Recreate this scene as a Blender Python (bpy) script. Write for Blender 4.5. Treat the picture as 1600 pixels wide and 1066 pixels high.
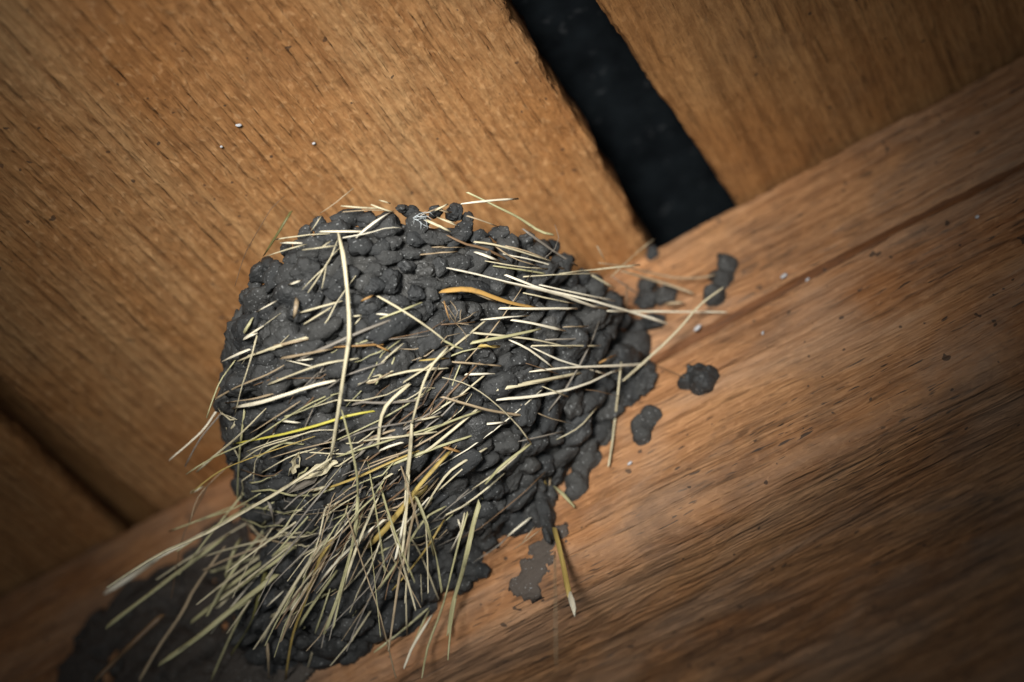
import bpy, bmesh, math, random
import numpy as np
from mathutils import Matrix, Vector, noise

# ---------------------------------------------------------------- reset, camera, light, exposure
for o in list(bpy.data.objects):
    bpy.data.objects.remove(o)
scene = bpy.context.scene
COL = scene.collection

cam_data = bpy.data.cameras.new("camera")
cam = bpy.data.objects.new("camera", cam_data)
COL.objects.link(cam)
cam.matrix_world = Matrix((
    (0.87201, 0.46023, 0.16666, 0.1135),
    (0.43372, -0.56868, -0.69892, -0.4562),
    (-0.22689, 0.68175, -0.69551, -0.4633),
    (0, 0, 0, 1)))
cam_data.sensor_width = 36.0
cam_data.lens = 60.0
cam_data.clip_start = 0.01
cam_data.clip_end = 20.0
cam_data.dof.use_dof = True
cam_data.dof.focus_distance = 0.564
cam_data.dof.aperture_fstop = 3.6
scene.camera = cam

world = bpy.data.worlds.new("World")
scene.world = world
world.use_nodes = True
world.node_tree.nodes["Background"].inputs[0].default_value = (0.80, 0.90, 1.0, 1)
world.node_tree.nodes["Background"].inputs[1].default_value = 0.035

def lamp(name, kind, loc, target, power, color, **kw):
    d = bpy.data.lights.new(name, kind)
    d.energy = power
    d.color = color
    for k, v in kw.items():
        setattr(d, k, v)
    o = bpy.data.objects.new(name, d)
    COL.objects.link(o)
    o.location = loc
    o.rotation_euler = (Vector(target) - Vector(loc)).to_track_quat('-Z', 'Y').to_euler()
    return o

# added spot lamp fading towards the corners, and an added soft fill from below
lamp("vignette_spot", 'SPOT', (0.045, -0.59, -0.36), (0.008, -0.075, -0.042), 36.0, (1.0, 0.97, 0.92),
     spot_size=math.radians(27), spot_blend=1.0, shadow_soft_size=0.075)
lamp("fill_area", 'AREA', (0.30, -0.95, -0.80), (0, 0, -0.05), 1.9, (0.90, 0.96, 1.0), size=0.8)

scene.view_settings.view_transform = 'Standard'
scene.view_settings.look = 'None'
scene.view_settings.gamma = 1.0
scene.view_settings.exposure = 0.0
scene.view_settings.use_curve_mapping = False
scene.render.resolution_x = 1024
scene.render.resolution_y = 682

rnd = random.Random(11)

# ---------------------------------------------------------------- helpers
def tag(o, label=None, cat=None, group=None, kind=None):
    if label: o["label"] = label
    if cat: o["category"] = cat
    if group: o["group"] = group
    if kind: o["kind"] = kind
    return o

def mesh_obj(name, verts, faces, mat, parent=None, smooth=True, uvs=None):
    me = bpy.data.meshes.new(name)
    me.from_pydata([tuple(v) for v in verts], [], faces)
    if smooth:
        me.polygons.foreach_set("use_smooth", [True] * len(me.polygons))
    if uvs is not None:
        uv = me.uv_layers.new(name="UVMap")
        li = np.zeros(len(me.loops), dtype=np.int32)
        me.loops.foreach_get("vertex_index", li)
        uv.data.foreach_set("uv", np.asarray(uvs, dtype=np.float32)[li].ravel())
    me.materials.append(mat)
    me.update()
    o = bpy.data.objects.new(name, me)
    COL.objects.link(o)
    if parent: o.parent = parent
    return o

def empty(name, loc):
    o = bpy.data.objects.new(name, None)
    o.empty_display_size = 0.02
    COL.objects.link(o)
    o.location = loc
    return o

def fbm(p, octv=3):
    return noise.fractal(Vector(p), 1.0, 2.0, octv)

class NT:
    """small node-tree helper"""
    def __init__(self, name):
        self.m = bpy.data.materials.new(name)
        self.m.use_nodes = True
        self.t = self.m.node_tree
        self.b = self.t.nodes["Principled BSDF"]
    def n(self, kind, **kw):
        nd = self.t.nodes.new(kind)
        for k, v in kw.items():
            if hasattr(nd, k) and k not in ("Scale", "Detail"):
                setattr(nd, k, v)
            else:
                nd.inputs[k].default_value = v
        return nd
    def l(self, a, b):
        self.t.links.new(a, b)
    def coord(self, scale, rot=(0, 0, 0), src="Object", loc=(0, 0, 0)):
        tc = self.n("ShaderNodeTexCoord")
        mp = self.n("ShaderNodeMapping")
        mp.inputs["Scale"].default_value = scale
        mp.inputs["Rotation"].default_value = rot
        mp.inputs["Location"].default_value = loc
        self.l(tc.outputs[src], mp.inputs[0])
        return mp.outputs[0]
    def noise(self, vec, detail=4, rough=0.55, dist=0.0):
        nd = self.n("ShaderNodeTexNoise")
        nd.inputs["Scale"].default_value = 1.0
        nd.inputs["Detail"].default_value = detail
        nd.inputs["Roughness"].default_value = rough
        nd.inputs["Distortion"].default_value = dist
        self.l(vec, nd.inputs["Vector"])
        return nd.outputs["Fac"]
    def ramp(self, fac, stops, interp='LINEAR'):
        r = self.n("ShaderNodeValToRGB")
        r.color_ramp.interpolation = interp
        e = r.color_ramp.elements
        while len(e) < len(stops): e.new(0.5)
        for i, (p, c) in enumerate(stops):
            e[i].position = p
            e[i].color = (c, c, c, 1) if isinstance(c, (int, float)) else (*c, 1)
        self.l(fac, r.inputs[0])
        return r.outputs[0]
    def mix(self, fac, a, b, mode='MIX'):
        m = self.n("ShaderNodeMix", data_type='RGBA', blend_type=mode)
        for sock, v in ((m.inputs[0], fac), (m.inputs[6], a), (m.inputs[7], b)):
            if hasattr(v, "is_linked"): self.l(v, sock)
            elif isinstance(v, (int, float)): sock.default_value = v if sock is m.inputs[0] else (v, v, v, 1)
            else: sock.default_value = (*v, 1)
        return m.outputs[2]
    def math(self, op, a, b):
        m = self.n("ShaderNodeMath", operation=op)
        for i, v in enumerate((a, b)):
            if hasattr(v, "is_linked"): self.l(v, m.inputs[i])
            else: m.inputs[i].default_value = v
        return m.outputs[0]
    def bump(self, height, strength, dist, prev=None):
        b = self.n("ShaderNodeBump")
        b.inputs["Strength"].default_value = strength
        b.inputs["Distance"].default_value = dist
        self.l(height, b.inputs["Height"])
        if prev is not None: self.l(prev, b.inputs["Normal"])
        return b.outputs[0]

# ---------------------------------------------------------------- materials
def wood(name, along, light, mid, dark, dash=0.6, fleck=0.5, grime=0.3, seed=0.0, bumpd=0.0012, checks=0.5, ringmix=0.55, ridge=0.0, shorter=1.0, worn=0.0):
    """rough sawn timber; 'along' is the axis (0 x, 1 y) the grain follows"""
    t = NT(name)
    def sc(a, c):
        return (a, c, c) if along == 0 else (c, a, c)
    L = (seed, seed * 1.7, 0)
    big = t.noise(t.coord(sc(9, 26), loc=L), 3, 0.5, 0.6)
    ring = t.noise(t.coord(sc(9, 230), loc=L), 5, 0.55, 0.35)
    fine = t.noise(t.coord(sc(110, 900), loc=L), 3, 0.6)
    dsh = t.noise(t.coord(sc(50 * shorter, 430), loc=L), 2, 0.5, 0.3)
    flk = t.noise(t.coord(sc(300, 420), rot=(0, 0, 0.5), loc=L), 2, 0.5, 0.4)
    grm = t.noise(t.coord((38, 38, 38), loc=L), 6, 0.65, 0.5)
    spk = t.noise(t.coord((260, 260, 260), loc=L), 1, 0.5)
    c = t.mix(t.ramp(big, [(0.32, 0.0), (0.68, 1.0)]), mid, light)
    c = t.mix(t.math('MULTIPLY', t.ramp(ring, [(0.36, 1.0), (0.56, 0.0)]), ringmix), c, dark)
    c = t.mix(t.math('MULTIPLY', t.ramp(fine, [(0.35, 1.0), (0.55, 0.0)]), 0.45), c, dark)
    pale = tuple(min(1, v * 1.5 + 0.03) for v in light)
    c = t.mix(t.math('MULTIPLY', t.ramp(flk, [(0.56, 0.0), (0.68, 1.0)]), fleck), c, pale)
    deep = tuple(v * 0.25 for v in dark)
    c = t.mix(t.math('MULTIPLY', t.ramp(dsh, [(0.30, 1.0), (0.38, 0.0)]), dash), c, deep)
    chk = t.noise(t.coord(sc(120, 900), loc=(seed + 3, seed, 1)), 1, 0.5, 0.4)
    gate = t.noise(t.coord(sc(30, 60), loc=(seed + 7, seed, 1)), 2, 0.5)
    ck = t.math('MULTIPLY', t.ramp(chk, [(0.30, 1.0), (0.345, 0.0)]), t.ramp(gate, [(0.42, 0.0), (0.56, 1.0)]))
    c = t.mix(t.math('MULTIPLY', ck, checks), c, (0.03, 0.022, 0.018))
    if worn:
        wn = t.noise(t.coord(sc(14, 34), loc=(seed + 11, 2, 1)), 4, 0.6, 0.8)
        c = t.mix(t.math('MULTIPLY', t.ramp(wn, [(0.44, 0.0), (0.66, 1.0)]), worn), c, (0.40, 0.275, 0.185))
    c = t.mix(t.math('MULTIPLY', t.ramp(grm, [(0.46, 0.0), (0.72, 1.0)]), grime), c, (0.055, 0.043, 0.036))
    c = t.mix(t.ramp(spk, [(0.245, 0.75), (0.265, 0.0)]), c, (0.02, 0.02, 0.02))
    if ridge:
        wv = t.n("ShaderNodeTexWave", wave_type='BANDS', bands_direction='X', wave_profile='SIN')
        wv.inputs["Scale"].default_value = 1.0; wv.inputs["Distortion"].default_value = 2.2
        wv.inputs["Detail"].default_value = 3.0; wv.inputs["Detail Scale"].default_value = 1.6
        t.l(t.coord((74, 20, 20), rot=(0, 0, 0.10), loc=L), wv.inputs["Vector"])
        rg = t.ramp(wv.outputs["Fac"], [(0.0, 0.0), (0.45, 1.0)])
        c = t.mix(t.math('MULTIPLY', t.ramp(wv.outputs["Fac"], [(0.05, 1.0), (0.4, 0.0)]), 0.30 * ridge), c, dark)
    t.l(c, t.b.inputs["Base Color"])
    t.b.inputs["Roughness"].default_value = 0.72
    t.b.inputs["Specular IOR Level"].default_value = 0.3
    n1 = t.bump(ring, 0.8, bumpd * 1.7)
    n2 = t.bump(dsh, 0.6, bumpd * (1.2 if shorter == 1.0 else 1.9), n1)
    n3 = t.bump(flk, 0.35, bumpd * 0.6, n2)
    n4 = t.bump(fine, 0.8, bumpd * 0.6, n3)
    if ridge: n4 = t.bump(rg, 0.5 * ridge, 0.0008, n4)
    t.l(n4, t.b.inputs["Normal"])
    return t.m

M_board = wood("board_wood", 1, (0.49, 0.280, 0.122), (0.40, 0.182, 0.060), (0.22, 0.086, 0.025), dash=0.20, shorter=2.2, fleck=0.30, grime=0.15, checks=0.2, ringmix=0.36, ridge=1.0, seed=3.1)
M_board2 = wood("board_wood_right", 1, (0.46, 0.245, 0.095), (0.37, 0.170, 0.056), (0.17, 0.072, 0.022), dash=0.45, fleck=0.15, grime=0.2, checks=0.35, ridge=0.5, seed=9.4)
M_beam = wood("beam_wood", 0, (0.46, 0.240, 0.108), (0.36, 0.158, 0.060), (0.20, 0.084, 0.032), dash=0.6, fleck=0.2, grime=0.5, checks=0.9, worn=0.42, seed=5.7)

def mud_material(name, base, wet=0.5):
    t = NT(name)
    oi = t.n("ShaderNodeObjectInfo")
    def pos(k):
        g = t.n("ShaderNodeNewGeometry"); v = t.n("ShaderNodeVectorMath", operation='SCALE')
        v.inputs["Scale"].default_value = k
        t.l(g.outputs["Position"], v.inputs[0])
        return v.outputs[0]
    a = t.noise(pos(190), 4, 0.6)
    f = t.noise(pos(800), 3, 0.65)
    s = t.noise(pos(1300), 0, 0.5)
    w = t.noise(pos(60), 2, 0.5)
    lo = tuple(v * 0.72 for v in base)
    hi = (base[0] * 1.38, base[1] * 1.32, base[2] * 1.24)
    c = t.mix(t.ramp(a, [(0.3, 0.0), (0.7, 1.0)]), lo, hi)
    c = t.mix(t.math('MULTIPLY', oi.outputs["Random"], 0.85), c, (base[0] * 1.75, base[1] * 1.60, base[2] * 1.42))
    c = t.mix(t.ramp(t.math('FRACT', t.math('MULTIPLY', oi.outputs["Random"], 7.3), 0.0), [(0.45, 0.0), (1.0, 0.85)]), c, lo)
    c = t.mix(t.math('MULTIPLY', t.ramp(s, [(0.74, 0.0), (0.80, 1.0)]), 0.45), c, (0.38, 0.39, 0.39))  # pale dots in the colour stand in for damp glints
    t.l(c, t.b.inputs["Base Color"])
    r = t.ramp(w, [(0.45, 0.85), (0.70, 0.85 - 0.5 * wet)])
    t.l(r, t.b.inputs["Roughness"])
    t.b.inputs["Specular IOR Level"].default_value = 0.32
    n1 = t.bump(a, 0.75, 0.0018)
    n2 = t.bump(f, 0.9, 0.0006, n1)
    t.l(n2, t.b.inputs["Normal"])
    return t.m

M_mud = mud_material("nest_mud", (0.0315, 0.034, 0.036), 0.9)
M_film = mud_material("dusty_mud_film", (0.058, 0.051, 0.047), 0.0)
M_smear = mud_material("dried_mud_film", (0.050, 0.046, 0.043), 0.1)

def straw_material(name, base, shade, dirt=0.5):
    t = NT(name)
    oi = t.n("ShaderNodeObjectInfo")
    streak = t.noise(t.coord((9, 1.2, 1), src="UV"), 3, 0.6)
    blot = t.noise(t.coord((220, 220, 220)), 3, 0.6)
    c = t.mix(t.ramp(streak, [(0.35, 0.0), (0.62, 1.0)]), shade, base)
    c = t.mix(t.math('MULTIPLY', oi.outputs["Random"], 0.45), c, shade)
    c = t.mix(t.math('MULTIPLY', t.ramp(blot, [(0.56, 0.0), (0.70, 1.0)]), dirt), c, (0.060, 0.056, 0.050))
    t.l(c, t.b.inputs["Base Color"])
    t.b.inputs["Roughness"].default_value = 0.48
    t.b.inputs["Specular IOR Level"].default_value = 0.4
    t.l(t.bump(streak, 0.5, 0.0003), t.b.inputs["Normal"])
    return t.m

STRAW = {
    'W': straw_material("bleached_straw", (0.86, 0.82, 0.68), (0.68, 0.61, 0.45), 0.28),
    'C': straw_material("cream_straw", (0.68, 0.62, 0.43), (0.45, 0.39, 0.25), 0.45),
    'G': straw_material("greenish_straw", (0.52, 0.49, 0.29), (0.32, 0.30, 0.15), 0.5),
    'Y': straw_material("golden_straw", (0.55, 0.42, 0.14), (0.36, 0.25, 0.07), 0.4),
    'Z': straw_material("bright_yellow_straw", (0.66, 0.60, 0.10), (0.48, 0.42, 0.07), 0.3),
    'O': straw_material("rust_straw", (0.42, 0.24, 0.08), (0.26, 0.14, 0.05), 0.4),
    'L': straw_material("orange_leaf", (0.56, 0.34, 0.10), (0.42, 0.24, 0.07), 0.3),
    'T': straw_material("tan_straw", (0.46, 0.36, 0.23), (0.28, 0.21, 0.13), 0.5),
    'B': straw_material("brown_stalk", (0.20, 0.12, 0.06), (0.11, 0.065, 0.035), 0.4),
    'K': straw_material("grey_stalk", (0.30, 0.27, 0.22), (0.15, 0.13, 0.11), 0.5),
    'D': straw_material("olive_blade", (0.16, 0.15, 0.05), (0.09, 0.085, 0.03), 0.3),
}
KINDNAME = {'W': 'straw', 'C': 'straw', 'G': 'straw', 'Y': 'straw', 'Z': 'straw', 'O': 'straw', 'L': 'dry_leaf',
            'T': 'straw', 'B': 'straw', 'K': 'straw', 'D': 'straw'}

tf = NT("roofing_felt")
fa = tf.noise(tf.coord((90, 90, 90)), 5, 0.6)
fb = tf.noise(tf.coord((240, 240, 240)), 1, 0.5)
fc = tf.mix(tf.ramp(fa, [(0.3, 0.0), (0.7, 1.0)]), (0.003, 0.0045, 0.006), (0.011, 0.015, 0.018))
fc = tf.mix(tf.math('MULTIPLY', tf.ramp(fb, [(0.66, 0.0), (0.76, 1.0)]), 0.6), fc, (0.06, 0.065, 0.07))
tf.l(fc, tf.b.inputs["Base Color"])
tf.b.inputs["Roughness"].default_value = 0.9
tf.b.inputs["Specular IOR Level"].default_value = 0.1
tf.l(tf.bump(fa, 0.5, 0.002), tf.b.inputs["Normal"])
M_felt = tf.m

def plain(name, col, rough=0.6):
    t = NT(name)
    a = t.noise(t.coord((400, 400, 400)), 3, 0.6)
    t.l(t.mix(a, tuple(v * 0.8 for v in col), tuple(min(1, v * 1.1) for v in col)), t.b.inputs["Base Color"])
    t.b.inputs["Roughness"].default_value = rough
    t.l(t.bump(a, 0.4, 0.0003), t.b.inputs["Normal"])
    return t.m
M_white = plain("white_fleck", (0.55, 0.56, 0.58))
M_fluff = plain("cobweb_fluff", (0.55, 0.60, 0.62))
M_kerf = wood("darkened_groove_wood", 0, (0.19, 0.076, 0.024), (0.14, 0.053, 0.016), (0.07, 0.026, 0.008), dash=0.5, fleck=0.1, grime=0.15, seed=1.3, bumpd=0.0006)  # cut wood coloured darker to put extra shade in the groove

# ---------------------------------------------------------------- the setting: felt, boards, beam
felt = mesh_obj("roofing_felt", [(-0.9, -0.9, 0.052), (0.9, -0.9, 0.052), (0.9, 0.5, 0.052), (-0.9, 0.5, 0.052)], [(0, 1, 2, 3)], M_felt)
tag(felt, kind="structure")

def lerp_tab(tab, v):
    if v <= tab[0][0]: return tab[0][1]
    for (a, p), (b, q) in zip(tab, tab[1:]):
        if v <= b: return p + (q - p) * (v - a) / (b - a)
    return tab[-1][1]

def board(name, left, right, y0, y1, mat, label, seed, fuzz=0.0008, step=0.0022, thick=0.024):
    """sawn ceiling board: left(y), right(y) give its edges; underside at z = 0"""
    nx = max(8, int((right(0) - left(0)) / step)); ny = int((y1 - y0) / step)
    V = []; Fc = []
    for j in range(ny + 1):
        y = y0 + (y1 - y0) * j / ny
        l = left(y) + fuzz * 1.3 * fbm((seed, y * 60, 0.0)) + fuzz * noise.noise(Vector((seed + 4, y * 420, 0)))
        r = right(y) + fuzz * 1.3 * fbm((seed + 9, y * 60, 0.0)) + fuzz * noise.noise(Vector((seed + 14, y * 420, 0)))
        for i in range(nx + 1):
            u = i / nx
            x = l + (r - l) * u
            z = 0.0010 * fbm((x * 60 + seed, y * 12, seed)) + 0.0005 * fbm((x * 330, y * 110, seed + 5), 2)
            e = min(u, 1 - u) * (r - l)
            if e < 0.003: z += 0.0016 * (1 - e / 0.003) ** 2
            V.append((x, y, z))
    for j in range(ny):
        for i in range(nx):
            a = j * (nx + 1) + i
            Fc.append((a, a + nx + 1, a + nx + 2, a + 1))
    # sides and top, 24 mm up
    n0 = len(V)
    ring = [j * (nx + 1) for j in range(ny + 1)]
    ring2 = [j * (nx + 1) + nx for j in range(ny + 1)]
    for lst, sgn in ((ring, 1), (ring2, -1)):
        rows = [lst]
        for k in (thick / 3, thick * 2 / 3, thick):
            row = []
            for v in lst:
                x, y, z = V[v]
                V.append((x + 0.0007 * noise.noise(Vector((y * 300, k * 400, seed))), y, k))
                row.append(len(V) - 1)
            rows.append(row)
        for ra, rb in zip(rows, rows[1:]):
            for j in range(ny):
                q = (ra[j], rb[j], rb[j + 1], ra[j + 1])
                Fc.append(q if sgn > 0 else q[::-1])
        if sgn > 0: topl = rows[-1]
        else: topr = rows[-1]
    for j in range(ny): Fc.append((topl[j], topr[j], topr[j + 1], topl[j + 1]))
    first = list(range(0, nx + 1)); last = list(range(ny * (nx + 1), (ny + 1) * (nx + 1)))
    Fc.append(tuple(first) + (topr[0], topl[0])); Fc.append(tuple(last[::-1]) + (topl[-1], topr[-1]))
    o = mesh_obj(name, V, Fc, mat)
    tag(o, label, "board", "ceiling boards above the beam")
    return o

board("ceiling_board", lambda y: lerp_tab([(-0.45, -0.163), (-0.10, -0.1590), (-0.03, -0.1585), (0.0, -0.1575)], y),
      lambda y: lerp_tab([(-0.45, 0.072), (-0.13, 0.0685), (-0.06, 0.0695), (0, 0.0672)], y), -0.42, 0.06, M_board,
      "wide brown sawn ceiling board behind the nest, between the two dark gaps", 2.0, 0.0012)
board("ceiling_board", lambda y: lerp_tab([(-0.45, 0.085), (-0.114, 0.0953), (-0.062, 0.0985), (-0.056, 0.0998), (0.0, 0.1035)], y),
      lambda y: 0.34, -0.30, 0.06, M_board2,
      "ceiling board in the upper right corner, right of the wide black gap", 5.0, 0.0006)
board("ceiling_board", lambda y: -0.42, lambda y: lerp_tab([(-0.45, -0.180), (-0.08, -0.1722), (0.0, -0.1768)], y), -0.32, 0.06, M_board,
      "dark ceiling board in the lower left corner, left of the narrow gap", 8.0, 0.0006, thick=0.010)

bt = board("gap_backing_board", lambda y: -0.215, lambda y: -0.135, -0.40, 0.06, M_board2, "added brown board backing the narrow gap at far left", 12.0, 0.0005)
bt.location.z = 0.0255  # added above the gap so a shaded brown strip shows there

del bt["group"]; bt["category"] = "backing board"

# the beam: a profile swept along x, every point pushed about by noise
def build_beam():
    x0, x1, step = -0.42, 0.36, 0.0014
    nx = int((x1 - x0) / step)
    prof = []                                   # (y, z, nrm_y, nrm_z)
    for y in (0.05, 0.03, 0.015, 0.006): prof.append((y, 0.0, 0, 1))
    prof.append((0.0012, -0.0004, -0.7, 0.7))
    ZT, ZB = -0.0463, -0.0523
    for k in range(61): prof.append((0.0, -0.0016 + (ZT + 0.0016) * k / 60, -1, 0))
    for k in range(9): prof.append((0.0, ZT + (ZB - ZT) * (0.02 + 0.96 * k / 8), -1, 0.001))
    for k in range(82): prof.append((0.0, ZB + (-0.112 - ZB) * k / 81, -1, 0))
    R = 0.011
    for k in range(1, 12):
        a = math.radians(90 * k / 12)
        prof.append((R - R * math.cos(a), -0.112 - R * math.sin(a), -math.cos(a), -math.sin(a)))
    for k in range(0, 90):
        prof.append((R + 0.19 * k / 89, -0.112 - R, 0, -1))
    prof.append((0.205, -0.05, 1, 0)); prof.append((0.205, 0.0, 1, 0))
    V = []; zones = []
    for i in range(nx + 1):
        x = x0 + (x1 - x0) * i / nx
        gw = lerp_tab([(0.0, 0.0), (0.03, 0.0030), (0.07, 0.0033), (0.185, 0.0031), (0.205, 0.0020), (0.36, 0.0018)], x)
        gc = lerp_tab([(0.0, -0.0505), (0.056, -0.0500), (0.107, -0.0482), (0.36, -0.0492)], x) + 0.0005 * fbm((x * 90, 3.3, 0))
        gtop = gc + gw + 0.0005 * noise.noise(Vector((x * 140, 1.0, 0)))
        gbot = gc - gw + 0.0003 * noise.noise(Vector((x * 200, 7.0, 0)))
        for (y, z, ny_, nz_) in prof:
            tt = -1.0
            if ny_ < -0.9 and gw > 0:
                if nz_ > 0.0005:
                    tt = (ZT - z) / (ZT - ZB); z = gtop + (gbot - gtop) * tt
                elif z >= ZT: z = -0.0016 + (gtop + 0.0016) * (z + 0.0016) / (ZT + 0.0016)
                else: z = -0.112 + (gbot + 0.112) * (z + 0.112) / (ZB + 0.112)
            under = y > 0.006 and z < -0.1
            edge = z < -0.106
            amp = 0.0009
            d = amp * fbm((x * 14, y * 45, z * 45 + 3)) + 0.0005 * fbm((x * 70, y * 420, z * 420), 3)
            if under or edge:
                d += 0.0007 * fbm((x * 26 + 4, y * 120, z * 90), 4) - 0.0004 * max(0.0, noise.noise(Vector((x * 45, y * 260, z * 120))) - 0.15) * 4
            if edge: d += 0.0016 * fbm((x * 9, 5.5, 0))
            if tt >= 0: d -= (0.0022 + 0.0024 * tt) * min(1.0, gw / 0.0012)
            if z > -0.004 and ny_ <= 0: d += 0.0007 * noise.noise(Vector((x * 160, 2.0, z * 300)))
            zz = z + (0.0010 * fbm((x * 55, 9.0, 0)) - 0.0010 if z > -0.002 and y < 0.02 else 0)
            V.append((x, y + ny_ * d, zz + (nz_ * d if nz_ < 0 else -abs(nz_) * abs(d) * 0.4 - (0.0004 if nz_ > 0 else 0))))
            zones.append(1 if tt >= 0 else 0)
    m = len(prof); Fc = []; mi = []
    for i in range(nx):
        for k in range(m - 1):
            a = i * m + k
            Fc.append((a, a + 1, a + m + 1, a + m))
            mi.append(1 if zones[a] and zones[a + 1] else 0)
    Fc.append(tuple(range(m))[::-1]); mi.append(0)
    Fc.append(tuple(nx * m + k for k in range(m))); mi.append(0)
    o = mesh_obj("wooden_beam", V, Fc, M_beam)
    o.data.materials.append(M_kerf)
    o.data.polygons.foreach_set("material_index", mi)
    return tag(o, "long brown timber beam with a saw groove, carrying the nest", "beam")
beam = build_beam()

# ---------------------------------------------------------------- the nest
NB = dict(cx=-.019, a=.0800, ar=.069, d=.1150, zr=-.0370, zb=-.0945, pw=1.85, ex=2.0, sk=-.021)
nest = empty("bird_nest", (-0.02, 0.0, -0.0955))
tag(nest, "dark mud and straw cup nest stuck to the side of the beam", "nest")
NLOC = Vector(nest.location)

def nest_pt(th, k, grow=0.0):
    s = max(0.0, 1 - k ** NB['ex']) ** (1 / NB['ex'])
    c, q = math.cos(th), math.sin(th)
    rr = (abs(c) ** NB['pw'] + abs(q) ** NB['pw']) ** (-1 / NB['pw'])
    return Vector((NB['cx'] + NB['sk'] * k + ((NB['ar'] if c > 0 else NB['a']) * s + grow) * rr * c, -(NB['d'] * s + grow) * rr * q,
                   NB['zr'] + (NB['zb'] - NB['zr']) * k))

def nest_nrm(th, k):
    e = 0.004
    k = min(max(k, e), 1 - e)
    a = nest_pt(th + e, k) - nest_pt(th - e, k)
    b = nest_pt(th, k + e) - nest_pt(th, k - e)
    n = a.cross(b)
    if n.length < 1e-12: return Vector((0, -0.3, -1)).normalized()
    n.normalize()
    c = nest_pt(th, k) - Vector((NB['cx'], -0.03, -0.05))
    return n if n.dot(c) > 0 else -n

def build_core():
    V = []; Fc = []; nt = 120; rows = []
    ks = [0.02 + 0.975 * (i / 46) for i in range(47)]
    prof = [(k, -0.0032) for k in reversed(ks)] + [(0.0, -0.006), (0.03, -0.011)] + [(k, -0.013) for k in (0.15, 0.3, 0.45, 0.6, 0.7)]
    for k, g in prof:
        row = []
        for j in range(nt + 1):
            th = math.pi * j / nt
            p = nest_pt(th, k, g)
            if g < -0.01: p.z = NB['zr'] + (NB['zb'] - NB['zr']) * k * 0.85
            nn = nest_nrm(th, k)
            p = p + nn * (0.0030 * fbm((p.x * 110, p.y * 110, p.z * 110)) + 0.0009 * fbm((p.x * 400, p.y * 400, p.z * 400), 2))
            p.y = min(p.y, -0.0006 + (0.0016 if j in (0, nt) else 0))
            V.append(p - NLOC); row.append(len(V) - 1)
        rows.append(row)
    for ra, rb in zip(rows, rows[1:]):
        for j in range(nt): Fc.append((ra[j], ra[j + 1], rb[j + 1], rb[j]))
    Fc.append(tuple(rows[0])); Fc.append(tuple(rows[-1][::-1]))
    return mesh_obj("mud_cup", V, Fc, M_mud, nest)
build_core()

TC, TR = Vector((-0.077, 0.0, -0.085)), (0.046, 0.032, 0.025)
def tail_pt(a, b, grow=0.0):
    return Vector((TC.x + (TR[0] + grow) * math.cos(b) * math.cos(a), -(TR[1] + grow) * math.sin(b), TC.z + (TR[2] + grow) * math.cos(b) * math.sin(a)))
def tail_nrm(p):
    return Vector(((p.x - TC.x) / TR[0] ** 2, p.y / TR[1] ** 2, (p.z - TC.z) / TR[2] ** 2)).normalized()
def inside_cup(p):
    k = (p.z - NB['zr']) / (NB['zb'] - NB['zr'])
    if k < 0 or k > 0.99: return False
    q = (1 - k ** NB['ex']) ** (1 / NB['ex']); xx = p.x - NB['cx'] - NB['sk'] * k
    return (abs(xx) / ((NB['ar'] if xx > 0 else NB['a']) * q)) ** NB['pw'] + (abs(p.y) / (NB['d'] * q)) ** NB['pw'] < 0.9
V = []; Fc = []
for i in range(25):
    b = math.pi / 2 * i / 24
    for j in range(72):
        p = tail_pt(2 * math.pi * j / 72, b, -0.003)
        p += tail_nrm(p) * (0.0035 * fbm((p.x * 100, p.y * 100, p.z * 100)))
        if i == 0: p.y = 0.001
        V.append(p - NLOC)
for i in range(24):
    for j in range(72):
        Fc.append((i * 72 + j, i * 72 + (j + 1) % 72, (i + 1) * 72 + (j + 1) % 72, (i + 1) * 72 + j))
mesh_obj("mud_footing", V, Fc, M_mud, nest)

# mud pellets: a few lumps of wet mud shared by all copies
def pellet_mesh(i):
    bm = bmesh.new()
    bmesh.ops.create_icosphere(bm, subdivisions=4 if i < 6 else 3, radius=1.0)
    r = random.Random(i * 7 + 1)
    s = Vector((r.uniform(0, 50), r.uniform(0, 50), r.uniform(0, 50)))
    lob = [(Vector((r.uniform(-1, 1), r.uniform(-1, 1), r.uniform(-.2, 1))).normalized(), r.uniform(0.10, 0.30)) for _ in range(3)]
    for v in bm.verts:
        n = v.co.normalized()
        d = 1.0 + 0.40 * noise.noise(n * 1.2 + s) + 0.26 * noise.noise(n * 2.2 + s) + 0.10 * noise.noise(n * 5.5 + s) + 0.035 * noise.noise(n * 13 + s)
        for l, am in lob:
            d += am * max(0.0, n.dot(l) - 0.55) * 1.6
        v.co = n * d
    me = bpy.data.meshes.new("mud_pellet")
    bm.to_mesh(me); bm.free()
    me.polygons.foreach_set("use_smooth", [True] * len(me.polygons))
    me.materials.append(M_mud)
    return me
PM = [pellet_mesh(i) for i in range(16)]

def frame(n, t):
    n = n.normalized()
    t = (t - n * t.dot(n))
    if t.length < 1e-6: t = n.orthogonal()
    t.normalize()
    b = n.cross(t)
    return Matrix((t, b, n)).transposed()

CAMDIR = Vector((0.1135, -0.4562, -0.4633))
placed = []
def put_pellet(P, n, t, rx, ry, rz, parent, loc0, sink):
    m = frame(n, t)
    o = bpy.data.objects.new("mud_pellet", rnd.choice(PM))
    COL.objects.link(o)
    o.parent = parent
    o.matrix_local = Matrix.Translation(P + n * sink - loc0) @ m.to_4x4() @ Matrix.Diagonal((rx, ry, rz, 1))
    return o

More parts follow.
